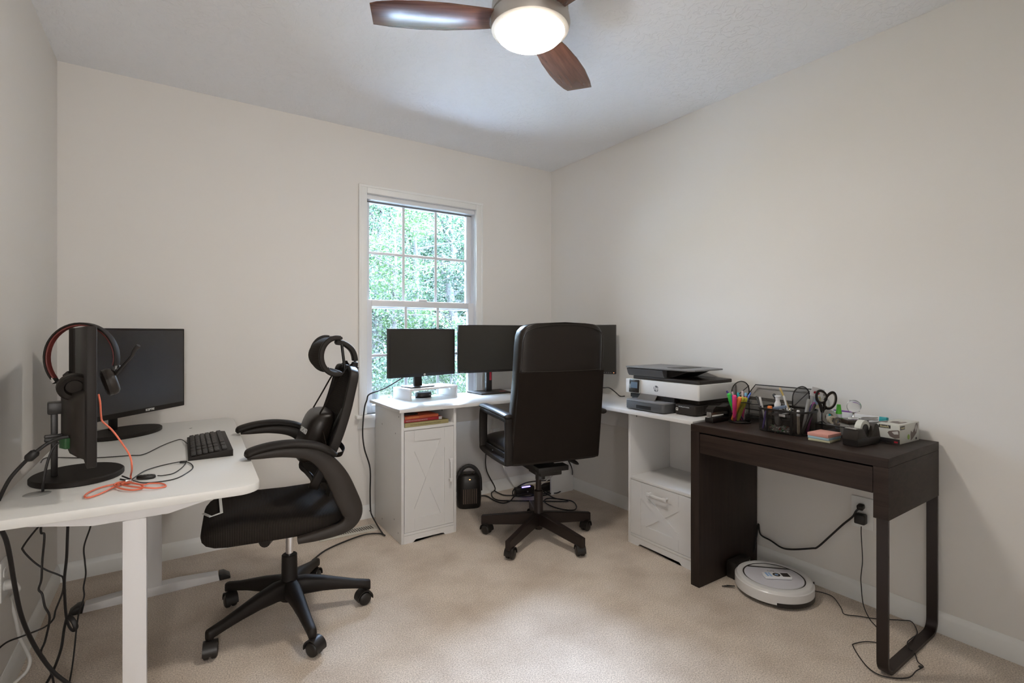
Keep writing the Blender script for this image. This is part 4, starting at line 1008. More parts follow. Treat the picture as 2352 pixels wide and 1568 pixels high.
# keyboard
kb = thing('keyboard', 'black full size keyboard near the outer edge of the standing desk', 'keyboard', (-2.371, -0.838, ZS + .0003), R(-90.5))
KW, KD = .420, .138
MB().prism([(-KD / 2, 0), (KD / 2, 0), (KD / 2, .022), (KD / 2 - .02, .024), (-KD / 2, .010)], -KW / 2, KW / 2, 'yz', bev=.002).build('body', 'black_soft', kb)
kk = MB()
rows = [(-.053, 13), (-.035, 14), (-.017, 14), (.001, 14), (.019, 14), (.043, 15)]
sl = math.atan2(.014, .13)
for y, n in rows:
    zt = .0105 + (y + KD / 2) * .107
    for b0, b1, cnt in ((-.198, .064, n), (.076, .122, 3), (.133, .199, 4)):
        for i in range(cnt):
            if y == -.052 and b0 == -.198 and 3 <= i <= 8:
                if i == 3: kk.bx((b0 + (b1 - b0) * 6 / n, y, zt + .004), ((b1 - b0) * 6 / n - .004, .0155, .006), (sl, 0, 0), .0015, 1)
                continue
            u = b0 + (b1 - b0) * (i + .5) / cnt
            kk.bx((u, y, zt + .004), ((b1 - b0) / cnt - .0032, .0155, .006), (sl, 0, 0), .0015, 1)
kk.build('keys', 'black', kb)
kc = [(-2.4400, -0.7700, 0.7310), (-2.4590, -0.6310, 0.7240), (-2.4900, -0.6540, 0.7230), (-2.5250, -0.7250, 0.7230), (-2.5760, -0.8530, 0.7230), (-2.6200, -0.8460, 0.7230), (-2.7150, -0.8200, 0.7230), (-2.7920, -0.7680, 0.7230), (-2.8510, -0.7210, 0.7230), (-2.8660, -0.7410, 0.7230), (-2.8640, -0.7950, 0.7220), (-2.8760, -0.7140, 0.7000), (-2.9320, -0.4820, 0.6000)]
cable('keyboard_cord', kc[:11], 0.0017, 'cable', parent=kb)

# ------------------------------------------------------------ printer
pr = thing('printer', 'white and grey all in one printer standing on the end of the white corner desk', 'printer', (-0.17, -1.345, ZT), R(-90))
# local: front faces -y, x to the right seen from the front
PWd, PD = .49, .315
MB().prism(rrect(PWd - .035, PD - .03, .02, 4, 0, .01), 0.006, .055, 'xy', bev=.003).prism(rrect(PWd - .06, PD - .05, .02, 4, 0, .015), .05, .085, 'xy').bx((-.17, 0, .003), (.05, .2, .006)).bx((.17, 0, .003), (.05, .2, .006)).build('base', 'dk_plastic', pr)
MB().prism(rrect(PWd, PD, .010, 4), .080, .158, 'xy', bev=.003).build('body', 'white_lam', pr)
MB().box(-.20, .10, -.162, -.10, .058, .0785).build('output_slot', 'black', pr)
tr_ = MB().prism(rrect(.262, .11, .018, 5, -.040, -.182), .006, .047, 'xy', bev=.002).build('paper_tray', flat('slate_grey', (.075, .075, .078)), pr)
MB().prism(rrect(.262, .11, .018, 5, -.040, -.183), .0475, .056, 'xy', bev=.002).build('output_tray', flat('pale_slate', (.19, .19, .20)), tr_)
MB().box(-.090, .010, -.2382, -.236, .012, .030).build('tray_grip', 'black', tr_)
MB().loft([[V((-.115, -.205, .0565)), V((.005, -.205, .0565)), V((-.010, -.165, .083)), V((-.125, -.165, .083))], [V((-.115, -.200, .0565)), V((.005, -.200, .0565)), V((-.010, -.160, .083)), V((-.125, -.160, .083))]]).build('paper_stop', flat('brown_grey', (.11, .095, .085)), pr)
MB().prism(rrect(.128, .07, .014, 5, .166, -.128), .004, .052, 'xy', bev=.003).build('cartridge_door', 'dk_plastic', pr)
lid = MB().prism(rrect(PWd - .05, PD - .03, .012, 4, .012, .005), .1585, .176, 'xy', bev=.003).build('scanner_lid', 'dk_plastic', pr)
# document feeder
fx0, fx1 = -.232, .02
MB().loft([[V((x, -.140, .177)), V((x, .14, .177)), V((x, .14, .215)), V((x, -.125, .222)), V((x, -.160, .218)), V((x, -.150, .19))] for x in (fx0, fx1)]).build('document_feeder', flat('slate_dark', (.085, .085, .088)), pr)
MB().prism([(-.235, -.163), (.02, -.165), (.17, -.155), (.205, -.135), (.205, .10), (.06, .135), (-.235, .14)], .222, .230, 'xy', bev=.002).build('feeder_tray', flat('slate_mid', (.20, .20, .205)), pr)
MB().loft([[V((x, y, z)) for y, z in ((-.12, .180), (.10, .180), (.10, .2215), (-.12, .2215))] for x in (.02, .05)] + [[V((.13, y, z)) for y, z in ((-.10, .212), (.09, .212), (.09, .2215), (-.10, .2215))]]).build('feeder_support', 'black', pr)
MB().bx((.055, -.02, .2305), (.09, .17, .002)).build('feeder_slot', 'black', pr)
# touch screen, badge, lettering
sc_ = MB().bx((-.168, -.161, .121), (.082, .014, .080), (R(-4), 0, 0), .006).build('touch_screen_bezel', 'grey_trim', pr)
MB().bx((-.168, -.1665, .121), (.074, .008, .072), (R(-4), 0, 0), .004).build('touch_screen', 'screen', sc_)
MB().bx((-.166, -.1709, .127), (.048, .0006, .034), (R(-4), 0, 0)).build('screen_image', flat('screen_blue', (.11, .16, .22), .2), sc_)
lg = MB().lathe([(.0005, 0), (.0165, 0)], (-.022, -PD / 2 - .0006, .118), 32, Matrix.Rotation(pi / 2, 3, 'X')).build('badge', flat('badge_grey', (.10, .10, .11)), pr)
text('badge_lettering', 'hp', .030, 'white_paint', lg, (-.0222, -PD / 2 - .0010, .1195), (1, 0, 0), (0, 0, 1), shear=.22, ext=.0002, bold=.0006)
text('lettering', 'HP OfficeJet Pro 8120e', .0068, 'white_paint', pr, (.160, -.1634, .042), (1, 0, 0), (0, 0, 1), ext=.0002)
MB().bx((.118, -.1634, .028), (.013, .0006, .014)).build('label_mark', 'white_paint', pr)
MB().bx((.118, -.1638, .029), (.007, .0004, .006)).build('label_mark', 'black', pr)

# ------------------------------------------------------------ books
def book(label, cx_, cy_, z0, L, D, th, rz, cm, pages, spine, tcol, tsize, tx=0.0, tsx=1.0):
    b = thing('book', label, 'book', (cx_, cy_, z0), rz, 'books on the cabinet shelf')
    MB().box(-L / 2, L / 2, -D / 2, D / 2, 0, .0012, .0004).box(-L / 2, L / 2, -D / 2, D / 2, th - .0012, th, .0004).box(-L / 2, L / 2, -D / 2, -D / 2 + .0012, 0, th, .0004).build('cover', cm, b)
    MB().box(-L / 2 + .003, L / 2 - .003, -D / 2 + .0012, D / 2 - .003, .0012, th - .0012).build('pages', flat('page_cream', (.66, .60, .50), .8), b)
    if spine: text('title', spine, tsize, tcol, b, (tx, -D / 2 - .0004, th / 2), (1, 0, 0), (0, 0, 1), ext=.0002, sx=tsx)
    return b
zs = .6412; fy = -.500
b1 = book('olive green hardback at the bottom of the shelf pile', -1.2925, fy + .14, zs, .275, .265, .022, R(3), flat('olive_cloth', (.33, .28, .13), .7), 0, 'The Visual Display of Quantitative Information', flat('book_ink', (.10, .08, .03)), .0105, -.010, .98)
b2 = book('red book with a small white spine label, middle of the shelf pile', -1.307, fy + .135, zs + .0225, .240, .22, .017, R(2), flat('red_cover', (.50, .045, .055), .5), 0, 'MAKING ACCOUNTABLE DECISIONS', 'white_paint', .0085, -.040, .95)
MB().bx((.108, -.1105, .0085), (.020, .001, .0155)).build('spine_label', 'paper', b2)
b3 = book('orange spined book lying on top of the shelf pile', -1.318, fy + .125, zs + .040, .212, .20, .016, R(4), flat('orange_cover', (.62, .14, .06), .5), 0, 'SMART CHOICES', flat('gold_ink', (.75, .48, .12)), .0095, -.055)
pb = tag(MB().box(-1.425, -1.32, -.44, -.32, .6975, .7065, .003).build('notebook', 'black'), 'slim black case lying above the books under the desktop', 'case')

# ------------------------------------------------------------ heater
ht = thing('space_heater', 'small black upright space heater with a loop handle on the carpet by the cabinet', 'heater', (-0.836, -0.165, 0), R(-22))
secs = []
for z, a, b in ((0, .072, .058), (.008, .078, .062), (.06, .082, .066), (.13, .081, .066), (.18, .077, .063), (.205, .070, .058), (.22, .058, .048), (.224, .04, .03)):
    secs.append([V((a * (1 if cos(t) > 0 else -1) * abs(cos(t)) ** .6, b * (1 if sin(t) > 0 else -1) * abs(sin(t)) ** .6, z)) for t in [2 * pi * q / 32 for q in range(32)]])
MB().loft(secs).build('body', 'black', ht, sharp=60)
hh = [(.078 * cos(t) * 1.0, .0, .155 + .115 * sin(t)) for t in [pi * q / 14 for q in range(15)]]
MB().tube([(.079, 0, .10)] + hh + [(-.079, 0, .10)], 1, 10, ab=rrect(.010, .026, .004, 3), up=(0, 1, 0)).build('handle', 'black', ht, sharp=60)
g = MB().box(-.05, .05, -.0685, -.066, .035, .135).build('grille', 'dk_plastic', ht)
for i in range(7): MB().bx((-.042 + .014 * i, -.0688, .085), (.004, .003, .095)).build('slat', flat('bronze_slat', (.16, .11, .08), .35), g)
for x in (-.03, .028): MB().cyl((x, -.02, .218), (x, -.032, .232), .009, n=16).build('knob', 'dk_plastic', ht)
MB().bx((0.0, -.055, .198), (.010, .006, .016), (R(-35), 0, 0), .002).build('indicator_light', emit('amber_glow', (1.0, .35, .10), 3.0), ht)

# ------------------------------------------------------------ power strip and cords under the corner desk
ps = thing('power_strip', 'black power strip with a violet light on the carpet under the corner desk', 'power strip', (-0.385, -0.190, 0), R(-8))
MB().box(-.085, .065, -.022, .022, 0.001, .062, .008).box(-.085, .065, -.026, .026, .002, .02, .006).build('body', 'black', ps)
MB().bx((-.005, -.019, .064), (.065, .012, .006), (0, 0, 0), .002).build('light_bar', emit('violet_light', (.22, .18, 1.0), 3.0), ps)
MB().cyl((.005, -.0225, .030), (.005, -.0265, .030), .006, n=16).build('button', 'steel', ps)
ad = thing('power_adapter', 'black power adapter brick leaning in the corner behind the chair base', 'adapter', (-0.205, -0.225, 0.0), R(-12))
MB().bx((0, 0, .038), (.13, .035, .055), (R(12), R(-6), 0), .008).build('body', 'black', ad)
MB().cyl((-.06, 0, .042), (-.09, 0, .05), .006, .004, 10).build('strain_relief', 'black', ad)
cable('power_cable', [(-0.6640, -0.0110, 0.0120), (-0.5530, 0.0270, 0.0140), (-0.5410, -0.0750, 0.0100), (-0.5290, -0.1410, 0.0100), (-0.4640, -0.1850, 0.0100), (-0.3830, -0.2040, 0.0100), (-0.3290, -0.2870, 0.0100), (-0.2490, -0.2950, 0.0100), (-0.1520, -0.2550, 0.0140)], .0045, 'cable', 'black cord from the heater to the power strip, arching over the carpet')
cable('power_cable', [(-0.6820, -0.0420, 0.0080), (-0.6430, -0.0800, 0.0080), (-0.6480, -0.1870, 0.0080), (-0.6260, -0.2630, 0.0070), (-0.5590, -0.2540, 0.0070), (-0.4770, -0.1920, 0.0080), (-0.3760, -0.1940, 0.0120), (-0.2870, -0.2320, 0.0160), (-0.2460, -0.2200, 0.0180)], .0045, 'cable', 'black cord from the heater base sagging in a low loop on the carpet')
cable('power_cable', [(-.675, -.125, .60), (-.672, -.125, .40), (-.676, -.125, .22), (-0.5660, -0.0670, 0.0500), (-0.5900, -0.0570, 0.0140), (-0.6260, -0.1400, 0.0090), (-0.6130, -0.2150, 0.0090), (-0.5160, -0.2870, 0.0080), (-0.4290, -0.3450, 0.0080), (-0.3520, -0.4080, 0.0080), (-0.2480, -0.4780, 0.0080), (-0.2320, -0.4630, 0.0100), (-0.3110, -0.3740, 0.0120), (-0.3690, -0.3900, 0.0090), (-0.3910, -0.4760, 0.0080), (-0.3710, -0.5790, 0.0080), (-0.3150, -0.6360, 0.0080), (-0.2520, -0.5900, 0.0080), (-0.2120, -0.4910, 0.0080), (-0.2720, -0.3890, 0.0090), (-0.2600, -0.2480, 0.0120)], .0042, 'cable', 'long black cord hanging from the corner desk and looping on the carpet', k=8)
cable('power_cable', [(-.128, -.120, .55), (-.118, -.125, .40), (-0.1800, -0.4390, 0.2500), (0.0240, -0.2200, 0.0600), (-0.0590, -0.2530, 0.0200), (-0.1780, -0.3070, 0.0100), (-0.2230, -0.2770, 0.0100), (-0.2400, -0.1960, 0.0140)], .0042, 'cable', 'black cord dropping in the room corner and curving toward the power strip')
cable('power_cable', [(-.620, -.125, .56), (-.617, -.125, .40), (-0.5730, -0.1650, 0.2600), (-0.5550, -0.1820, 0.2000), (-0.4620, -0.1080, 0.0900), (-0.4100, -0.0940, 0.0300), (-0.3850, -0.0970, 0.0200)], .0040, 'white_cable', 'white cord hanging beside the black one behind the leather chair')
cable('power_cable', [(-.30, -.31, .56), (-.31, -.315, .40), (-0.2710, -0.3730, 0.2000), (-0.2430, -0.2880, 0.1200), (-0.2670, -0.2060, 0.0500), (-0.2700, -0.1990, 0.0200)], .0028, 'white_cable', 'thin white cord in front of the white support panel')
cable('power_cable', [(-.44, -.175, .064), (-.42, -.20, .085), (-.36, -.20, .090), (-.26, -.22, .088), (-.16, -.24, .075), (-.16, -.265, .03), (-.22, -.268, .012), (-.32, -.265, .010), (-.44, -.25, .012), (-.50, -.21, .02), (-.47, -.17, .05), (-.36, -.16, .075)], .0042, 'cable', 'black cord tangled round the power strip and adapter')
cable('monitor_cable', [(-.20, -.50, ZT + .12), (-.17, -.52, ZT + .09), (-0.3290, -0.8940, 0.8350) , (-0.1730, -0.8110, 0.8150), (-0.1110, -0.8030, 0.7850), (-.06, -.80, ZT + .004), (-.035, -.82, ZT + .004)], .0035, 'cable', 'short black cable curving onto the desktop beside the corner monitor')

# tall cable beside the left cabinet
cable('video_cable', [(-1.22, -.12, .93), (-1.2430, -0.1000, 0.9080), (-1.3030, -0.0900, 0.8650), (-1.4000, -0.0850, 0.8160), (-1.49, -.095, .790), (-1.508, -.10, .755), (-1.515, -.075, .70), (-1.5210, -0.0600, 0.5610), (-1.5100, -0.0600, 0.4530), (-1.4750, -0.0600, 0.3270), (-1.4780, -0.0700, 0.1820), (-1.4800, -0.0850, 0.0790), (-1.4900, -0.1480, 0.0600), (-1.4800, -0.2190, 0.0200), (-1.4840, -0.3200, 0.0080), (-1.4820, -0.3440, 0.0080), (-1.5000, -0.3080, 0.0100), (-1.5720, -0.2800, 0.0120), (-1.6760, -0.2990, 0.0100), (-1.8070, -0.3540, 0.0080), (-1.8970, -0.4420, 0.0080)], .0042, 'cable', 'long black cable running from the riser monitor down past the cabinet to the carpet')
cable('thin_cable', [(-1.4570, -0.0210, 0.0500), (-1.4870, 0.0210, 0.0300), (-1.5300, 0.0270, 0.0120)], .0028, 'cable', 'short thin black cord beside the floor vent by the cabinet')
pq = thing('cord_plug', 'small black plug on the carpet behind the mesh chair back', 'plug', (-1.5630, -0.0210, 0.0120), R(20))
MB().bx((0, 0, 0), (.03, .018, .018), bev=.004).build('body', 'black', pq)
MB().tube(catmull([(.012, 0, 0), (.05, .012, 0), (.085, .03, .004)], 4), .0025, 8).build('lead', 'cable', pq)

# ------------------------------------------------------------ floor vent and outlets
vt = thing('floor_vent', 'cream floor vent register set in the carpet beside the white cabinet', 'vent', (-1.640, -0.170, 0), R(-2))
MB().box(-.168, .168, -.050, .050, .0005, .006, .002).build('frame', flat('cream_metal', (.58, .55, .48)), vt)
for i in range(22): MB().bx((-.138 + .0131 * i, 0, .0062), (.0075, .052, .0008), (0, 0, .12)).build('slot', flat('vent_dark', (.06, .05, .045)), vt)
def outlet(name, label, loc, rz, w=.078, h=.125):
    o = thing(name, label, 'outlet', loc, rz)
    MB().prism(rrect(w, h, .004, 3), -.006, 0, 'xz', bev=.0015).build('cover_plate', 'trim', o)
    for z in (-.021, .021):
        k = MB().prism(rrect(.033, .028, .010, 4, 0, z), -.008, -.006, 'xz').build('receptacle', 'trim', o)
        for x in (-.006, .006): MB().bx((x, -.0081, z + .003), (.0018, .0006, .008)).build('slot', 'grey_ink', k)
    return o
ow = outlet('wall_outlet', 'white wall outlet under the dark desk with two black plugs in it', (0, -2.175, .388), R(-90), .084, .135)
outlet('wall_outlet', 'white wall outlet on the window wall behind the leather chair', (-.525, 0, .400), 0)
outlet('wall_outlet', 'white wall outlet on the left wall under the standing desk', (-2.937, -.905, .385), R(90))
# plugs and cords at the right outlet
pg = thing('plug_cable', 'flat black power cord plugged in the outlet under the dark desk', 'power cord', (-.008, -2.170, .409), 0)
MB().bx((-0.0220, -2.1760, 0.4160), (.028, .024, .020), (0, R(-15), 0), .004).build('plug', 'black', pg, w=True)
MB().tube(catmull([(-0.0300, -2.1740, 0.4130), (-0.0350, -2.1630, 0.3960), (-0.0350, -2.1500, 0.3690), (-0.0300, -2.1080, 0.3190), (-0.0280, -2.0540, 0.2480), (-0.0260, -2.0030, 0.1830), (-0.0250, -1.9760, 0.1670), (-0.0250, -1.8890, 0.1310), (-0.0250, -1.8370, 0.1210), (-0.0250, -1.7830, 0.1370), (-0.0250, -1.7310, 0.1500), (-.025, -1.72, .20), (-.03, -1.712, .13), (-.06, -1.715, .06)], 6), 1, 8, ab=rrect(.004, .008, .0015, 2), up=(1, 0, 0)).build('cord', 'cable', pg, w=True)
pa = thing('power_adapter', 'small black square adapter below the plug in the outlet under the dark desk', 'adapter', (-.008, -2.176, .361), 0)
MB().bx((-0.0300, -2.1790, 0.3680), (.036, .040, .042), bev=.005).build('body', 'black', pa, w=True)
wl = [(-0.0300, -2.1810, 0.3350), (-0.0280, -2.1800, 0.3040), (-0.0260, -2.1830, 0.2350), (-0.0260, -2.1840, 0.1800), (-0.0260, -2.1780, 0.1150), (-0.0300, -2.1810, 0.0800), (-0.1280, -2.2270, 0.0500), (-0.1420, -2.2540, 0.0100), (-0.1790, -2.2940, 0.0060), (-0.2320, -2.3430, 0.0060), (-0.2730, -2.3510, 0.0060), (-0.3180, -2.3110, 0.0060), (-0.3710, -2.2910, 0.0060), (-0.3920, -2.2960, 0.0060), (-0.4450, -2.3390, 0.0060), (-0.4870, -2.3880, 0.0060), (-0.4850, -2.4320, 0.0060), (-0.4290, -2.4750, 0.0060), (-0.3620, -2.4780, 0.0060), (-0.3230, -2.4840, 0.0070), (-0.3170, -2.4800, 0.0100), (-0.2970, -2.4610, 0.0060), (-0.2480, -2.4360, 0.0080), (-0.2690, -2.4270, 0.0220), (-0.2280, -2.4090, 0.0220), (-0.1770, -2.4070, 0.0200), (-0.0920, -2.3970, 0.0060), (-0.0200, -2.3570, 0.0060), (-0.0410, -2.3280, 0.0060), (-0.1110, -2.2700, 0.0060), (-0.1490, -2.2220, 0.0060), (-0.1830, -2.1800, 0.0060), (-0.1440, -2.1510, 0.0060), (-0.0790, -2.0940, 0.0060), (-0.0800, -2.0590, 0.0100), (-0.1210, -2.0360, 0.0220)]
cable('cord', wl, .0019, 'cable', parent=pa, k=6)
MB().sph((-0.3290, -2.4790, 0.0080), .006, (1, 1, .7), 10).build('cord_tie', 'cable', pa, w=True)

# ------------------------------------------------------------ robot vacuum
rv = thing('robot_vacuum', 'round white robot vacuum charging on the carpet under the dark desk', 'robot vacuum', (-0.240, -1.915, 0), R(8))
Rr = .156
MB().lathe([(.0005, .010), (.140, .010), (.148, .014), (.150, .024), (.0005, .024)], n=64).build('underside', 'black', rv)
def arcring(prof, a0, a1, n): return MB().lathe(prof, (0, 0, 0), n, None, (R(a0), R(a1)))
MB().lathe([(.146, .022), (.154, .022), (.156, .028), (.156, .066), (.151, .074), (.140, .0775), (.129, .076), (.126, .072), (.0005, .072)], n=96).build('body', 'white_lam', rv)
bp_ = [(.1545, .018), (.1585, .020), (.160, .028), (.160, .062), (.155, .0665), (.1545, .0665)]
bmp = arcring(bp_, 62, 298, 60).build('bumper', 'white_lam', rv)
for a in (62, 298):
    c, s = cos(R(a)), sin(R(a)); MB().bx((c * .1575, s * .1575, .045), (.006, .002, .055), (0, 0, R(a))).build('bumper_seam', 'black', rv)
arcring([(.1602, .012), (.1608, .012), (.1608, .030), (.1602, .030)], 205, 298, 40).build('lower_band', 'black', rv)
MB().lathe([(.121, .0722), (.126, .0734), (.1275, .0722)], n=64).build('trim_ring', 'black', rv)
# top plate: disc cut by a chord on the handle side
c0 = R(38)
poly = [(.119 * cos(R(a) + c0 - pi * 0), .119 * sin(R(a) + c0)) for a in range(50, 311, 6)]
MB().prism(poly, .0722, .0738, 'xy', bev=.0006).build('top_plate', flat('lilac_white', (.66, .65, .70), .3), rv)
p0, p1 = V((*poly[0], .0735)), V((*poly[-1], .0735)); dv = (p1 - p0).normalized(); nn = V((-dv.y, dv.x, 0)) * (1 if V((-dv.y, dv.x, 0)).dot(V((cos(c0), sin(c0), 0))) > 0 else -1)
MB().loft([[p0, p1, p1 + nn * .012 - dv * .008, p0 + nn * .012 + dv * .008], [q + V((0, 0, -.0012)) for q in (p0, p1, p1 + nn * .012 - dv * .008, p0 + nn * .012 + dv * .008)]]).build('button_strip', 'black', rv)
text('lettering', 'ILIFE', .016, 'grey_ink', rv, (V((0, 0, .0741)) + nn * .045 - dv * .0), dv if dv.dot(V((0, -1, 0))) > 0 else -dv, nn, ext=.0002)
for k in range(3): MB().tube([(-.10 + 0, .13, .012), (-.105 - .012 * k, .165 + .006 * k, .004)], .0022, 6).build('side_brush', 'black', rv)
rc_ = thing('remote_control', 'small white remote with blue buttons lying on the robot vacuum', 'remote', (-0.244, -1.932, .0740), R(-38))
MB().prism(rrect(.118, .048, .010, 5), .001, .012, 'xy', bev=.003).build('body', 'paper', rc_)
MB().bx((.036, 0, .0123), (.032, .034, .0008)).build('display', 'black', rc_)
for x in (-.043, -.030):
    for y in (-.012, 0, .012): MB().bx((x, y, .0124), (.009, .008, .0012), bev=.0004).build('button', flat('sky_button', (.22, .42, .75)), rc_)
MB().lathe([(.008, .0120), (.0155, .0120), (.0155, .0128), (.008, .0128)], (-.002, 0, 0), 24).build('button_ring', 'black', rc_)
MB().cyl((-.002, 0, .012), (-.002, 0, .0128), .006, n=14).build('button', flat('sky_button', (.22, .42, .75)), rc_)
ds = thing('charging_dock', 'black charging dock against the side panel of the dark desk behind the robot', 'charging dock', (-0.222, -1.738, 0), 0)
MB().bx((0, 0.003, .040), (.130, .050, .080), bev=.006).bx((0, -.03, .006), (.130, .05, .012), bev=.003).build('body', 'black', ds)
MB().bx((.05, -.0225, .068), (.004, .001, .004)).build('indicator', 'white_paint', ds)

# ------------------------------------------------------------ things on the dark desk
zd = ZD + .0003
def ring_wall(mb, poly, z0, z1, closed=True):
    mb.loft([[V((x, y, z0)) for x, y in poly], [V((x, y, z1)) for x, y in poly]], True, False); return mb
# stapler
sp = thing('stapler', 'black stapler at the end of the dark desk beside the printer', 'stapler', (-.306, -1.690, zd), R(4))
sp.scale = (1.1, 1.1, 1.22)
MB().prism([(-.085, .002), (.082, .002), (.086, .012), (.080, .016), (-.060, .016), (-.085, .020), (-.088, .012)], -.019, .019, 'xz', bev=.002).build('base', 'black', sp)
MB().prism([(-.080, .030), (.070, .024), (.070, .036), (-.080, .040)], -.008, .008, 'xz').build('magazine', 'steel', sp)
MB().prism([(-.086, .040), (-.083, .052), (-.062, .064), (-.02, .060), (.02, .056), (.055, .064), (.082, .060), (.090, .045), (.088, .014), (.062, .014), (.050, .036), (-.04, .040)], -.018, .018, 'xz', bev=.003).build('arm', 'black_soft', sp)
MB().bx((-.084, 0, .032), (.010, .020, .018), bev=.001).build('nose_plate', 'steel', sp)
MB().bx((.070, -.0186, .038), (.018, .0006, .020)).build('sticker', flat('pinkish_sticker', (.45, .16, .14)), sp)
# pencil cup
CX, CY = -.262, -1.765
pc = thing('pencil_cup', 'round black mesh cup full of highlighters and pens', 'pencil cup', (CX, CY, zd), 0)
circ = [(.047 * cos(2 * pi * i / 36), .047 * sin(2 * pi * i / 36)) for i in range(36)]
ring_wall(MB(), circ, .006, .098).build('wall', 'mesh_sheer', pc)
MB().tube([(x * 1.02, y * 1.02, .099) for x, y in circ], .0024, 8, True).build('rim', 'wire', pc)
MB().tube([(x, y, .005) for x, y in circ], .0028, 8, True).lathe([(.0005, .002), (.047, .002)], n=36).build('bottom', 'wire', pc)
def pen(name, label, base_, top, r, body, cap, capfrac=.35, cat='pen', group='pens in the mesh cup', tipc=None):
    b, t = V(base_), V(top); d = (t - b); L = d.length; d.normalize(); m = b + d * L * (1 - capfrac)
    o = thing(name, label, cat, tuple(b), 0, group)
    bm_ = [p - b for p in (b, b + d * .006, m)]
    MB().tube(bm_, [r * .5, r * .92, r * .92], 12).build('barrel', body, o)
    e = [m - b, m + d * .002 - b, t - d * .004 - b, t - b]
    MB().tube(e, [r, r * 1.05, r * 1.0, r * .72], 12).build('cap', cap, o)
    return o
cg, co_, cp, cb, cy_ = flat('hl_green', (.05, .55, .07)), flat('hl_orange', (.80, .22, .05)), flat('hl_pink', (.80, .05, .22)), flat('pen_blue', (.08, .16, .55)), flat('hl_yellow', (.50, .46, .04))
cpu, ct_, ccl = flat('pen_purple', (.07, .04, .22)), flat('pen_teal', (.02, .36, .42)), flat('pen_clear', (.62, .50, .50), .2)
gy = flat('pen_grey', (.20, .20, .20))
cf = V((CX, CY, zd + .010))
def c_(dx, dy): return cf + V((dx, dy, 0))
pen('pen', 'purple pen leaning out at the left of the mesh cup', c_(.012, -.010), (-0.2924, -1.7168, 0.8912), .0045, cpu, cpu)
pen('highlighter', 'bright green highlighter at the left rim of the mesh cup', c_(-.006, .012), (-0.3479, -1.7639, 0.8853), .0095, cg, cg, .45)
pen('pen', 'teal capped marker beside the green highlighter in the mesh cup', c_(-.016, .010), (-0.3441, -1.7724, 0.8799), .0045, ct_, ct_)
pen('highlighter', 'neon pink highlighter standing at the front of the mesh cup', c_(-.032, .006), (-0.3400, -1.7873, 0.8791), .0095, cp, cp, .5)
pen('highlighter', 'orange highlighter leaning at the front centre of the mesh cup', c_(-.036, .014), (-0.3137, -1.7989, 0.8704), .0095, co_, co_, .4)
pen('pencil', 'orange pencil with a pale tip at the back of the mesh cup', c_(.018, .014), (-0.2515, -1.7202, 0.8847), .0045, co_, ccl, .12)
pen('pen', 'turquoise capped pen standing at the back centre of the mesh cup', c_(.020, .002), (-0.2382, -1.7412, 0.8817), .0055, ct_, ct_)
pen('pen', 'clear pink pen standing tallest at the back of the mesh cup', c_(.022, -.008), (-0.2303, -1.7586, 0.8912), .0050, ccl, ccl)
pen('highlighter', 'yellow green highlighter leaning right in the middle of the mesh cup', c_(-.024, .020), (-0.2879, -1.7982, 0.8685), .0095, cy_, cy_, .42)
pen('highlighter', 'yellow green highlighter nearest the right rim of the mesh cup', c_(-.020, .0), (-0.2667, -1.8004, 0.8652), .0095, cy_, cy_, .42)
pen('highlighter', 'pink highlighter with a blue cap end at the back right of the mesh cup', c_(.010, -.004), (-0.2147, -1.7690, 0.8808), .0065, cp, flat('sky_cap', (.16, .42, .62)), .14)
pen('pen', 'slim blue pen leaning out over the right rim of the mesh cup', c_(-.008, .006), (-0.2355, -1.8032, 0.8857), .0040, cb, cb)

# letter organizer against the wall
lo = thing('letter_organizer', 'tall black mesh letter organizer with rounded ends standing against the wall', 'organizer', (-.10, -1.82, zd), 0)
bk = [(-1.655, .0), (-1.655, .095), (-1.703, .158), (-1.995, .160), (-2.035, .135), (-2.035, 0)]
MB().add([(-.022, y, zd + z) for y, z in bk], [tuple(range(len(bk)))]).build('back_panel', 'mesh_sheer', lo, w=True)
MB().tube([(-.022, y, zd + z) for y, z in bk], .0026, 8, True).build('back_rim', 'wire', lo, w=True)
for yy in (-1.668, -1.965):
    out = [(-.022, .0), (-.022, .12)] + [(-.098 + .076 * cos(R(a)), .128 + .048 * sin(R(a))) for a in range(0, 181, 12)] + [(-.174, .12), (-.174, 0)]
    k = MB().add([(x, yy, zd + z) for x, z in out], [tuple(range(len(out)))]).build('end_panel', 'mesh_metal', lo, w=True)
    MB().tube([(x, yy, zd + z) for x, z in out], .0028, 8, True).build('end_rim', 'wire', k, w=True)
    MB().tube([(-.172, yy, zd + .088), (-.022, yy, zd + .150)], .002, 6).build('brace', 'wire', k, w=True)
for z in (.012, .052, .078):
    MB().add([(x, y, zd + z) for x, y in ((-.172, -1.669), (-.172, -1.964), (-.024, -1.964), (-.024, -1.669))], [(0, 1, 2, 3)]).build('shelf', 'mesh_metal', lo, w=True)
    MB().tube([(-.174, -1.669, zd + z + .002), (-.174, -1.964, zd + z + .002)], .0026, 8).build('front_rod', 'wire', lo, w=True)
MB().box(-.175, -.173, -1.964, -1.669, zd + .100, zd + .116).build('front_strip', 'mesh_metal', lo, w=True)

# desk organizer
og = thing('desk_organizer', 'black mesh desk organizer with a clip drawer at the front of the dark desk', 'organizer', (-.295, -2.005, zd), 0)
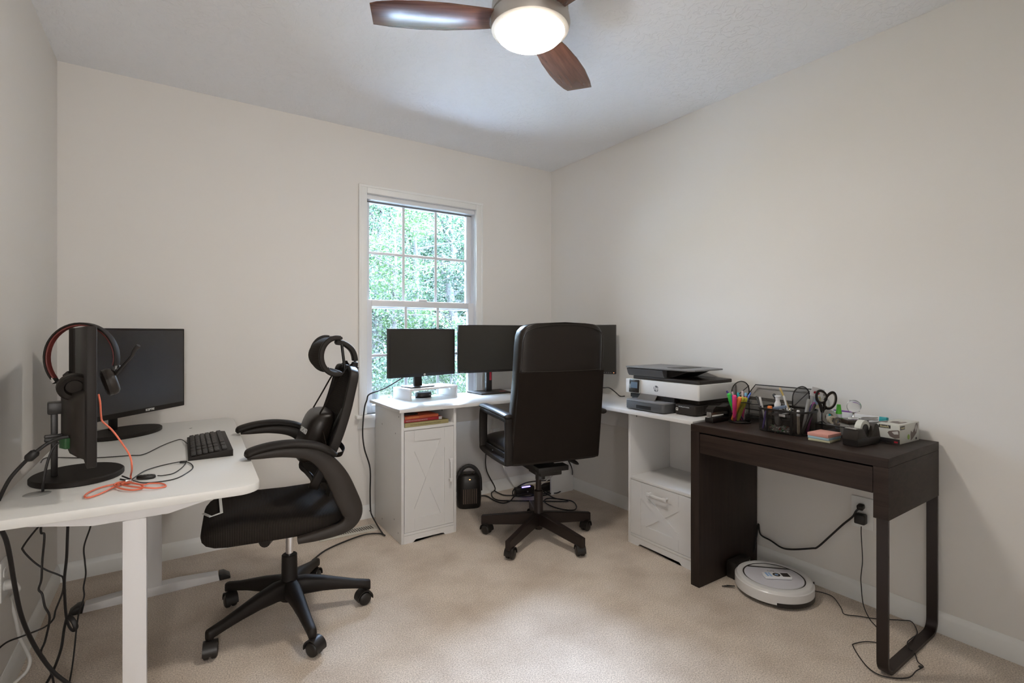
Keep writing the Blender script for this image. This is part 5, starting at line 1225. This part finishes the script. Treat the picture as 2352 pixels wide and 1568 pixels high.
# local x towards the wall, y along the desk
poly = rrect(.160, .205, .052, 8)
ring_wall(MB(), poly, .004, .094).build('wall', 'mesh_metal', og)
MB().tube([(x * 1.01, y * 1.01, .096) for x, y in poly], 1, 8, True, ab=[(.004, -.0022), (.004, .0022), (-.004, .0022), (-.004, -.0022)], up=(0, 0, 1)).build('rim', 'wire', og)
MB().prism(poly, .001, .004, 'xy').build('bottom', 'wire', og)
for y in (.044, -.058):
    MB().box(-.0815, .0815, y - .0008, y + .0008, .004, .092).build('divider', 'mesh_metal', og)
    MB().box(-.083, -.080, y - .004, y + .004, .004, .094).build('front_post', 'wire', og)
MB().box(-.078, .078, -.057, .043, .072, .0735).build('clip_tray', 'black', og)
dw = MB()
u = [(.040, .008), (.040, .062), (.012, .062)] + [(-.005 + .017 * cos(R(a)), .052 + -.020 * sin(R(a))) for a in range(0, 181, 20)] + [(-.022, .062), (-.053, .062), (-.053, .008)]
n_ = len(u)
dr_ = MB().tube([(-.084, y, z) for y, z in u], .0016, 6, True).build('drawer', 'wire', og)
MB().add([(-.0835, y, z) for y, z in ((.040, .008), (.040, .062), (.012, .062), (.012, .052), (.002, .034), (-.012, .034), (-.022, .052), (-.022, .062), (-.053, .062), (-.053, .008))], [(0, 1, 2, 3, 4, 9), (4, 5, 9), (5, 6, 7, 8, 9)]).build('drawer_front', 'mesh_sheer', dr_)
MB().bx((-.086, -.022, .078), (.002, .026, .010), bev=.0008).build('label_holder', 'steel', og)
# paper clips in the drawer: nobody could count them
rg = random.Random(5)
pcs = MB()
for i in range(170):
    p = V((-.376 + rg.uniform(.004, .03), -2.005 + rg.uniform(-.050, .036), zd + rg.uniform(.006, .030))); a = rg.uniform(0, pi); t = rg.gauss(0, .5); L = .009
    d = V((cos(a) * cos(t), sin(a) * cos(t), sin(t))) * L; q = d.cross(V((0, 0, 1))).normalized() * .0025
    pcs.tube([p - d, p + d, p + d + q, p - d * .6 + q, p - d * .6], .0009, 4)
clip_m = mat('mixed_clips', (.5, .5, .5), .35)
vn = nd(clip_m, 'ShaderNodeTexVoronoi'); vn.inputs['Scale'].default_value = 110; lk(clip_m, coords(clip_m), vn.inputs['Vector'])
rr_ = nd(clip_m, 'ShaderNodeValToRGB'); rr_.color_ramp.interpolation = 'CONSTANT'; el = rr_.color_ramp.elements
el[0].color = (.62, .62, .60, 1); el[1].position = .45; el[1].color = (.55, .08, .08, 1); e3 = el.new(.6); e3.color = (.06, .42, .15, 1); e4 = el.new(.8); e4.color = (.66, .64, .60, 1)
sx_ = nd(clip_m, 'ShaderNodeSeparateColor'); lk(clip_m, vn.outputs['Color'], sx_.inputs[0]); lk(clip_m, sx_.outputs[0], rr_.inputs['Fac']); lk(clip_m, rr_.outputs['Color'], bsdf(clip_m).inputs['Base Color'])
tag(pcs.build('paper_clips', clip_m), 'coloured paper clips heaped in the mesh organizer drawer', 'paper clips', None, 'stuff')
# in the organizer
ob = V((-.295, -2.005, zd + .006))
G2 = 'pens in the desk organizer'
def o_(dx, dy, dz=0): return ob + V((dx, dy, dz))
blk = MT['black']; sil = flat('silver_pen', (.48, .47, .46), .3)
pen('pen', 'black pen leaning left out of the desk organizer', o_(-.02, .066), (-0.2711, -1.8516, 0.8770), .0045, blk, blk, group=G2)
pen('pen', 'pale silver pen beside the black one at the left of the organizer', o_(-.035, .070), (-0.3063, -1.8882, 0.8815), .0050, sil, sil, group=G2)
pen('pen', 'violet pen standing inside the left compartment of the organizer', o_(-.060, .075), o_(-.045, .068, .078), .0045, flat('violet', (.12, .07, .32)), flat('violet', (.12, .07, .32)), group=G2)
gs = thing('glue_stick', 'orange capped glue stick in the left compartment of the organizer', 'glue stick', tuple(o_(-.045, .052)), 0)
MB().cyl((0, 0, 0), (0, 0, .078), .008, n=16).build('tube', flat('cream_tube', (.6, .55, .45)), gs)
MB().lathe([(.0005, .100), (.0085, .100), (.0095, .097), (.0095, .078), (.0005, .078)], n=20).build('cap', co_, gs)
wb_ = thing('correction_bottle', 'small white flip top bottle standing at the back of the organizer', 'bottle', tuple(o_(.045, .066)), 0)
MB().lathe([(.0005, 0), (.013, 0), (.014, .004), (.014, .100), (.009, .112), (.0005, .112)], n=24).build('bottle', 'paper', wb_)
MB().lathe([(.0005, .112), (.0085, .112), (.010, .130), (.0125, .132), (.0125, .137), (.0005, .137)], n=20).build('cap', 'paper', wb_)
pen('marker', 'black marker standing behind the blue box in the organizer', o_(.045, .035, .07), (-0.2347, -1.9122, 0.8907), .0075, blk, blk, .4, 'marker', G2)
pen('pencil', 'yellow pencil standing point up behind the binder clips', o_(.062, .020, .07), (-0.2118, -1.9276, 0.9202), .0045, flat('pencil_yellow', (.42, .30, .08)), flat('pencil_wood', (.55, .38, .20)), .10, 'pencil', G2)
pen('pen', 'shiny silver pen leaning right beside the yellow pencil', o_(.030, .012, .07), (-0.2273, -1.9533, 0.8867), .005, sil, sil, .3, 'pen', G2)
bb = tag(MB().bx(tuple(o_(-.005, .030, .092)), (.030, .050, .012), (R(-14), 0, R(20)), .002).build('eraser', flat('slate_blue', (.14, .19, .28))), 'slate blue box eraser lying across the top of the organizer', 'eraser')
def clip(label, p, rz, s, m='black'):
    k = thing('binder_clip', label, 'binder clip', tuple(p), rz, 'binder clips in the organizer')
    MB().loft([[V((x, -.012 * s, z)) for x, z in ((-.010 * s, 0), (.010 * s, 0), (.002, .012 * s), (-.002, .012 * s))], [V((x, .012 * s, z)) for x, z in ((-.010 * s, 0), (.010 * s, 0), (.002, .012 * s), (-.002, .012 * s))]]).build('body', m, k)
    for sg in (-1, 1):
        MB().tube([(sg * .003, -.005 * s, .010 * s), (sg * .016 * s, -.004 * s, .022 * s), (sg * .018 * s, 0, .024 * s), (sg * .016 * s, .004 * s, .022 * s), (sg * .003, .005 * s, .010 * s)], .0008, 6).build('handle', 'steel', k)
clip('binder clip leaning on the rim above the drawer, nearest the pencil', o_(-.030, .012, .0685), .5, 1.0)
clip('binder clip in the middle of the organizer tray', o_(-.010, -.006, .0685), -.4, 1.1)
clip('binder clip lying farthest back in the organizer tray', o_(.020, -.004, .0685), 1.0, 1.0)
tag(MB().bx(tuple(o_(-.036, -.022, .078)), (.050, .014, .004), (0, R(-12), R(-35)), .001).build('metal_ruler', 'steel'), 'short metal clip bar lying across the organizer rim', 'clip')
pen('marker', 'thick grey marker leaning in the right compartment of the organizer', o_(-.030, -.078), (-0.2492, -2.0712, 0.8859), .0078, gy, gy, .4, 'marker', G2)
pen('marker', 'purple capped marker beside the scissors in the organizer', o_(-.02, -.088), (-0.2414, -2.0885, 0.8744), .0062, flat('plum', (.20, .03, .16)), flat('plum', (.20, .03, .16)), .3, 'marker', G2)
pen('marker', 'black marker in front of the scissors in the organizer', o_(-.050, -.086), (-0.2701, -2.1053, 0.8714), .0062, blk, blk, .4, 'marker', G2)
pen('pen', 'navy pen between the grey and black markers in the organizer', o_(-.010, -.074), (-0.2279, -2.0734, 0.8623), .0048, flat('navy', (.02, .025, .10)), flat('navy', (.02, .025, .10)), .3, 'pen', G2)
pen('marker', 'white capped marker low in the right compartment of the organizer', o_(-.056, -.074), o_(-.050, -.070, .098), .0062, flat('tan_barrel', (.45, .38, .28)), 'paper', .25, 'marker', G2)
# scissors, seen flat on
sx2 = thing('scissors', 'grey handled scissors standing in the right end of the desk organizer', 'scissors', (-0.1818, -2.0923, 0.8311), R(-33.9))
def loopc(cx_, cz_, rx, rz_, tilt, n=28):
    out = []
    for i in range(n):
        a = 2 * pi * i / n; k = 1 - .16 * sin(a - .6); x, z = rx * k * cos(a), rz_ * sin(a); t = R(tilt)
        out.append((cx_ + x * cos(t) - z * sin(t), 0, cz_ + x * sin(t) + z * cos(t)))
    return out
L1, L2 = loopc(-.005, .064, .021, .026, 14), loopc(.034, .048, .022, .037, -24)
ab8 = rrect(.0075, .010, .0025, 2)
MB().tube(L1, 1, 8, True, ab=ab8, up=(0, 1, 0)).tube([(-.012, 0, .042), (-.004, 0, .020), (.0, 0, 0)], [1.1, 1.2, 1.0], ab=rrect(.012, .009, .003, 2), up=(0, 1, 0)).build('handle', 'black_soft', sx2)
MB().tube(L2, 1, 8, True, ab=ab8, up=(0, 1, 0)).tube([(.014, 0, .024), (.006, 0, .010), (.0, 0, -.004)], [1.1, 1.1, 1.0], ab=rrect(.012, .009, .003, 2), up=(0, 1, 0)).build('handle', 'black_soft', sx2)
for lp_, c2 in ((L1, (-.005, .064)), (L2, (.034, .048))):
    MB().tube([(c2[0] + (x - c2[0]) * .83, -.0012, c2[1] + (z - c2[1]) * .83) for x, y, z in lp_], .0022, 6, True).build('grip', flat('taupe_rubber', (.24, .21, .18)), sx2)
for s in (-1, 1): MB().tube([(0, s * .001, .004), (s * .003, s * .001, -.070)], [1.0, .5], ab=rrect(.012, .0015, .0005, 1), up=(0, 1, 0)).build('blade', 'steel', sx2)
# note cards clipped behind
nc = thing('note_card', 'white note card with red marks sticking up behind the scissors', 'note', (-0.1564, -2.0613, 0.9082), R(-33.9), rot=(R(8), R(14), R(-33.9)))
MB().bx((0, 0, 0), (.056, .0008, .040)).build('card', 'paper', nc)
MB().cyl((-.010, -.0006, -.002), (-.010, -.0012, -.002), .0055, n=14).build('red_mark', 'red', nc)
MB().cyl((.006, -.0006, -.003), (.006, -.0012, -.003), .0055, n=14).build('red_mark', 'red', nc)
tag(MB().bx((-0.1585, -2.0658, 0.8653), (.026, .0008, .050), (R(5), R(-6), R(-33.9))).build('sticky_note', flat('pale_yellow', (.60, .56, .34), .8)), 'pale yellow note standing below the white note card', 'note')
tag(MB().bx((-0.1807, -2.0690, 0.8730), (.018, .0008, .030), (R(5), R(10), R(-33.9))).build('sticky_note', flat('pale_blue', (.36, .46, .68), .8)), 'pale blue note tucked in front of the yellow one behind the scissors', 'note')

# low mesh tray with tape rolls
lt = thing('mesh_tray', 'low black mesh tray with tape rolls right of the desk organizer', 'tray', (-.150, -2.150, zd), 0)
poly = rrect(.190, .120, .012, 4)
ring_wall(MB(), poly, .003, .042).build('wall', 'mesh_metal', lt)
MB().tube([(x, y, .043) for x, y in poly], .0022, 8, True).build('rim', 'wire', lt)
MB().prism(poly, .001, .003, 'xy').build('bottom', 'wire', lt)
def roll(label, p, r, w_, m, rot):
    t = thing('tape_roll', label, 'tape roll', p, 0, None, None, rot)
    MB().lathe([(r * .55, -w_ / 2), (r, -w_ / 2), (r, w_ / 2), (r * .55, w_ / 2), (r * .55, -w_ / 2)], n=32).build('tape', m, t)
    MB().lathe([(r * .50, -w_ / 2 - .0004), (r * .56, -w_ / 2 - .0004), (r * .56, w_ / 2 + .0004), (r * .50, w_ / 2 + .0004), (r * .50, -w_ / 2 - .0004)], n=32).build('core', flat('card_core', (.45, .38, .28), .8), t)
roll('large clear tape roll standing in the mesh tray beside the organizer', (-0.1478, -2.1031, 0.8070), .030, .022, 'frost', (R(82), 0, R(-50)))
roll('small cream tape roll standing in front of the clear one', (-0.1788, -2.1305, 0.8009), .017, .018, flat('cream_tape', (.55, .50, .40), .4), (R(82), 0, R(-40)))
roll('dark tape roll standing in the mesh tray near the clear box', (-0.1700, -2.1485, 0.7953), .018, .018, flat('dark_tape', (.10, .09, .08), .4), (R(82), 0, R(-55)))
# glue bottle with green cap
gb = thing('glue_bottle', 'small white glue bottle with a tall bright green cap', 'glue bottle', (-0.1113, -2.1277, 0.7864), 0)
MB().lathe([(.0005, -.03), (.013, -.03), (.0135, .0), (.0125, .020), (.0115, .034), (.0005, .034)], n=24).build('bottle', flat('milky', (.62, .64, .70), .4), gb)
MB().lathe([(.0005, .034), (.0115, .034), (.0115, .042), (.0105, .044), (.0072, .074), (.0005, .074)], n=24).build('cap', flat('lime_cap', (.08, .50, .02), .35), gb)
# package leaning on the wall
pk = thing('card_package', 'white card package with teal corners leaning on the wall behind the globe', 'package', (-.048, -2.165, zd + .006), 0, None, None, (0, R(10), 0))
MB().box(-.010, .010, -.115, .105, 0, .068, .002).build('sleeve', 'paper', pk)
for y0, y1, z0, z1 in ((.083, .1055, .042, .0685), (-.1155, -.088, .0, .0685)): MB().box(-.0108, .0108, y0, y1, z0, z1, .002).build('corner', flat('teal_card', (.0, .33, .38), .4), pk)
pen('pen', 'purple pen lying across the top of the white card package', (-.036, -2.075, .8235), (-.037, -2.165, .8235), .0035, flat('purple_pen', (.22, .07, .36)), flat('purple_pen', (.22, .07, .36)), .3, 'pen', 'pens lying by the globe')
pen('pen', 'upper silver pen lying beside the globe base', (-0.1334, -2.2212, 0.8186), (-0.0768, -2.2593, 0.8186), .0035, sil, sil, .3, 'pen', 'pens lying by the globe')
pen('pen', 'lower silver pen lying beside the globe base', (-0.1391, -2.2235, 0.8123), (-0.0826, -2.2614, 0.8114), .0035, sil, sil, .3, 'pen', 'pens lying by the globe')
pen('pen', 'long dark pen lying over the tape dispenser toward the carton', (-.200, -2.238, .8035), (-.165, -2.325, .8225), .0035, gy, gy, .3, 'pen', 'pens lying by the globe')
# clear box, dark plinth and crystal globe
gx, gyy = -.180, -2.212
cbx = tag(MB().bx((gx, gyy, zd + .027), (.076, .056, .052), (0, 0, R(-34)), .002).build('clear_box', 'frost'), 'small translucent box under the dark plinth of the globe', 'box')
pl_ = tag(MB().bx((gx, gyy, zd + .0625), (.084, .060, .018), (0, 0, R(-34)), .003).build('plinth', flat('dark_bronze', (.05, .038, .032), .2)), 'dark square plinth under the crystal globe', 'plinth')
gl_ = thing('crystal_globe', 'small clear crystal globe on a silver stand upon the dark plinth', 'globe', (gx, gyy, zd + .0717), R(-34))
MB().lathe([(.0005, .008), (.018, .006), (.022, .001), (.022, 0), (.0005, 0)], n=28).build('base', 'crystal', gl_)
MB().lathe([(.008, .007), (.004, .012), (.0035, .022), (.006, .027)], n=16).build('stem', 'chrome', gl_)
MB().sph((.002, 0, .052), .0250, n=32).build('ball', 'crystal', gl_)
MB().tube([(.002 + .029 * cos(R(a)), 0, .052 + .029 * sin(R(a))) for a in range(125, 325, 8)], .0012, 6).build('arc', 'chrome', gl_)
for a in (125, 317): MB().sph((.002 + .029 * cos(R(a)), 0, .052 + .029 * sin(R(a))), .003, n=10).build('arc_knob', 'chrome', gl_)
# sticky note pads
for nm, z0, th, col, rz in (('lowest pale yellow pad in the stack of sticky notes', 0, .0085, (.52, .50, .34), 3), ('pale blue pad in the middle of the stack of sticky notes', .0087, .0095, (.36, .52, .60), 0), ('pink pad on top of the stack of sticky notes', .0184, .0125, (.66, .32, .27), -2)):
    sc_ = flat('pad' + nm[:6], col, .85)
    tag(MB().bx((-.352, -2.178, zd + z0 + th / 2), (.100, .078, th), (0, 0, R(rz)), .001).build('sticky_pad', sc_), nm, 'sticky notes', 'stack of sticky note pads')
# tape dispenser
td = thing('tape_dispenser', 'black desktop tape dispenser holding a white tape roll', 'tape dispenser', (-.312, -2.292, zd), R(-6))
td.scale = (1, 1, 1.08)
prof = [(-.072, .002), (.070, .002), (.078, .030), (.066, .066), (.056, .073), (.044, .072), (.034, .060), (.022, .036), (.006, .027), (-.012, .031), (-.026, .046), (-.038, .060), (-.070, .060), (-.079, .030)]
MB().prism(prof, -.027, .027, 'xz', bev=.003).build('body', 'dk_plastic', td)
MB().prism([(-.074, .0015), (.071, .0015), (.078, .028), (-.078, .028)], -.0278, .0278, 'xz', bev=.002).build('foot', 'black', td)
MB().box(-.076, -.060, -.020, .020, .0595, .0625, .0008).build('cutter', 'steel', td)
MB().lathe([(.020, -.011), (.033, -.011), (.033, .011), (.020, .011), (.020, -.011)], (.004, 0, .052), 36, Matrix.Rotation(pi / 2, 3, 'X')).build('tape_roll', flat('tape_white', (.60, .60, .54), .4), td)
MB().lathe([(.0005, -.013), (.020, -.013), (.020, .013), (.0005, .013)], (.004, 0, .052), 28, Matrix.Rotation(pi / 2, 3, 'X')).build('hub', 'black', td)
# carton
cn = thing('tape_carton', 'white printed cardboard carton at the right end of the dark desk', 'carton', (-.120, -2.346, zd), R(-3))
MB().box(-.083, .083, -.036, .036, 0, .073, .001).build('box', flat('carton_white', (.60, .59, .53), .5), cn)
MB().box(-.0836, -.083, -.036, .036, .001, .019).build('printed_band', flat('carton_black', (.035, .03, .03), .5), cn)
k1 = MB().box(-.0836, -.083, -.006, .034, .056, .068).build('brand_panel', flat('carton_black', (.035, .03, .03), .5), cn)
text('lettering', 'Scotch', .011, flat('carton_gold', (.55, .50, .30)), k1, (-.0840, .014, .062), (0, -1, 0), (0, 0, 1), ext=.0002, bold=.0004)
k2 = MB().box(-.078, -.042, -.0366, -.036, .054, .068).build('brand_panel', flat('carton_black', (.035, .03, .03), .5), cn)
text('lettering', 'Scotch', .0105, flat('carton_gold', (.55, .50, .30)), k2, (-.060, -.0370, .061), (1, 0, 0), (0, 0, 1), ext=.0002, bold=.0004)
brn = flat('printed_brown', (.16, .12, .105), .5); lgt = flat('printed_pale', (.52, .50, .46), .5)
def pp_(name, pts, face, m, lift=.0003):
    f = (lambda a, z: V((-.083 - lift, a, z))) if face == 0 else ((lambda a, z: V((a, -.036 - lift, z))) if face == 1 else (lambda a, z: V((a, z, .073 + lift))))
    MB().add([f(a, z) for a, z in pts], [tuple(range(len(pts)))]).build(name, m, cn)
pp_('printed_picture', [(.000, .046), (-.012, .050), (-.032, .054), (-.0355, .050), (-.0355, .024), (-.020, .020), (-.004, .026), (.004, .040)], 0, brn)
pp_('printed_picture', [(-.010, .044), (-.030, .050), (-.032, .038), (-.018, .036)], 0, lgt, .0006)
pp_('printed_picture', [(.010, .006), (.030, .014), (.058, .030), (.070, .060), (.066, .070), (.052, .068), (.044, .052), (.024, .036), (.010, .044), (.006, .030)], 1, brn)
pp_('printed_picture', [(.044, .050), (.058, .066), (.062, .048), (.050, .034)], 1, lgt, .0006)
pp_('printed_picture', [(-.050, -.020), (.010, -.026), (.030, .0), (.0, .020), (-.040, .016)], 2, brn)
pp_('printed_picture', [(-.010, -.012), (.026, -.018), (.034, .0), (.004, .004)], 2, lgt, .0006)
MB().cyl((-.010, -.0362, .022), (-.010, -.0366, .022), .010, n=20).build('green_mark', flat('print_green', (.28, .42, .06)), cn)
MB().box(-.0840, -.0836, -.030, -.018, .004, .010).build('red_mark', 'red', cn)
MB().box(.050, .062, -.0366, -.036, .006, .014).build('printed_mark', flat('carton_black', (.035, .03, .03), .5), cn)

# ------------------------------------------------------------ cables at the standing desk
pcb = thing('monitor_power_cable', 'thick black cable with a bead arching from the edge on monitor over the desk corner', 'cable', (-2.7293, -1.2841, 0.8796), 0)
MB().tube(catmull([(-2.7262, -1.2862, 0.8808), (-2.7425, -1.2873, 0.8793), (-2.7624, -1.2859, 0.8718), (-2.7820, -1.2909, 0.8574), (-2.8012, -1.2900, 0.8385), (-2.8243, -1.2805, 0.8117), (-2.8468, -1.2774, 0.7795), (-2.8661, -1.2645, 0.7354), (-2.8903, -1.2361, 0.6713), (-2.8945, -1.1972, 0.6303)], 6), .0046, 10).build('cable', 'cable', pcb, w=True)
MB().tube([(-2.7916, -1.2904, 0.8491), (-2.7951, -1.2905, 0.8449), (-2.8078, -1.2868, 0.8317), (-2.8115, -1.2855, 0.8285)], [.008, .0115, .0115, .008], 12).build('ferrite_bead', 'cable', pcb, w=True)
cable('video_cable', [(-2.7376, -1.2424, 0.8647), (-2.7481, -1.2474, 0.8619), (-2.7625, -1.2498, 0.8494), (-2.7725, -1.2550, 0.8202), (-2.7795, -1.2564, 0.7852), (-2.7835, -1.2597, 0.7528), (-2.7910, -1.2180, 0.7220)], .0032, 'cable', 'black cable dropping from the edge on monitor to the desk grommet')
cable('floor_cable', [(-2.8994, -1.1698, 0.6528), (-2.8853, -1.1793, 0.6261), (-2.8768, -1.1609, 0.5838), (-2.8747, -1.1262, 0.5149), (-2.8775, -1.0641, 0.4142), (-2.8750, -1.0055, 0.3016), (-2.8600, -0.9674, 0.2034), (-2.8345, -0.9483, 0.1191), (-2.8060, -0.9494, 0.0626), (-2.7666, -0.9639, 0.0174)], .0058, 'cable', 'thickest black cable sweeping down from the standing desk corner to the carpet')
cable('floor_cable', [(-2.7798, -0.8887, 0.5562), (-2.7822, -0.8871, 0.4826), (-2.7847, -0.8854, 0.4089), (-2.7926, -0.8681, 0.3303), (-2.7932, -0.8556, 0.2583), (-2.7913, -0.8449, 0.1976), (-2.7838, -0.8499, 0.1616), (-2.7714, -0.8583, 0.1436), (-2.7639, -0.8633, 0.1556), (-2.7714, -0.8583, 0.1781), (-2.7872, -0.8416, 0.1887), (-2.7962, -0.8415, 0.1556), (-2.8024, -0.8615, 0.0932), (-2.8206, -0.8734, 0.0326), (-2.8338, -0.9067, 0.0103)], .0052, 'cable', 'double black cable with a small tied loop hanging under the standing desk', flatab=(.0042, .0075))
cable('floor_cable', [(-2.8302, -0.9754, 0.5952), (-2.8348, -0.9723, 0.5481), (-2.8336, -0.9730, 0.5314), (-2.8256, -0.9785, 0.5231), (-2.8313, -0.9746, 0.4399), (-2.8336, -0.9730, 0.3845), (-2.8405, -0.9684, 0.3526), (-2.8313, -0.9746, 0.3373), (-2.8244, -0.9792, 0.2985), (-2.8138, -0.9743, 0.2568), (-2.8286, -0.9463, 0.1750), (-2.8414, -0.9317, 0.1338), (-2.8307, -0.9328, 0.1051), (-2.8153, -0.9372, 0.0592), (-2.8092, -0.9352, 0.0174)], .0032, 'cable', 'kinked thin black cable hanging left of the double cable under the standing desk')
cable('floor_cable', [(-2.8234, -0.8835, 0.5606), (-2.8576, -0.8847, 0.5247), (-2.8896, -0.8872, 0.4756), (-2.8908, -0.8864, 0.4572), (-2.8671, -0.8783, 0.4125), (-2.8391, -0.8730, 0.3771), (-2.8067, -0.8707, 0.3500), (-2.7963, -0.8656, 0.3333), (-2.7975, -0.8648, 0.2888), (-2.8152, -0.8649, 0.2321), (-2.8206, -0.8734, 0.2054), (-2.8408, -0.8959, 0.1953), (-2.8904, -0.9108, 0.1907), (-2.9201, -0.9390, 0.1958), (-2.9393, -0.9864, 0.1935)], .0028, 'cable', 'thin black cable zigzagging out to the left wall under the standing desk')
cable('floor_cable', [(-2.7205, -0.8804, 0.5417), (-2.7230, -0.8787, 0.4995), (-2.7417, -0.8661, 0.4287), (-2.7392, -0.8678, 0.3759), (-2.7367, -0.8695, 0.3337), (-2.7430, -0.8653, 0.2884), (-2.7417, -0.8661, 0.2553), (-2.7547, -0.8634, 0.2068), (-2.7614, -0.8649, 0.1556), (-2.7647, -0.8748, 0.1018), (-2.7705, -0.8829, 0.0340), (-2.7716, -0.9424, 0.0025)], .0025, 'cable', 'thinnest black cable dangling nearest the desk leg under the standing desk')
wc = thing('white_power_cable', 'white power cable plugged in the left wall outlet under the standing desk', 'cable', (-2.92, -.89, .34), 0)
MB().cyl((-2.929, -.905, .364), (-2.905, -.905, .364), .016, n=16).build('plug', 'white_cable', wc, w=True)
MB().tube(catmull([(-2.905, -.905, .364), (-2.898, -.905, .340), (-2.9373, -0.7950, 0.2743), (-2.9277, -0.7893, 0.2027), (-2.9116, -0.8242, 0.1529), (-2.8886, -0.8638, 0.1219), (-2.8743, -0.8915, 0.0986), (-2.8801, -0.8996, 0.0697), (-2.9034, -0.8960, 0.0455), (-2.9285, -0.8973, 0.0238)], 6), .0052, 10).build('cable', 'white_cable', wc, w=True)
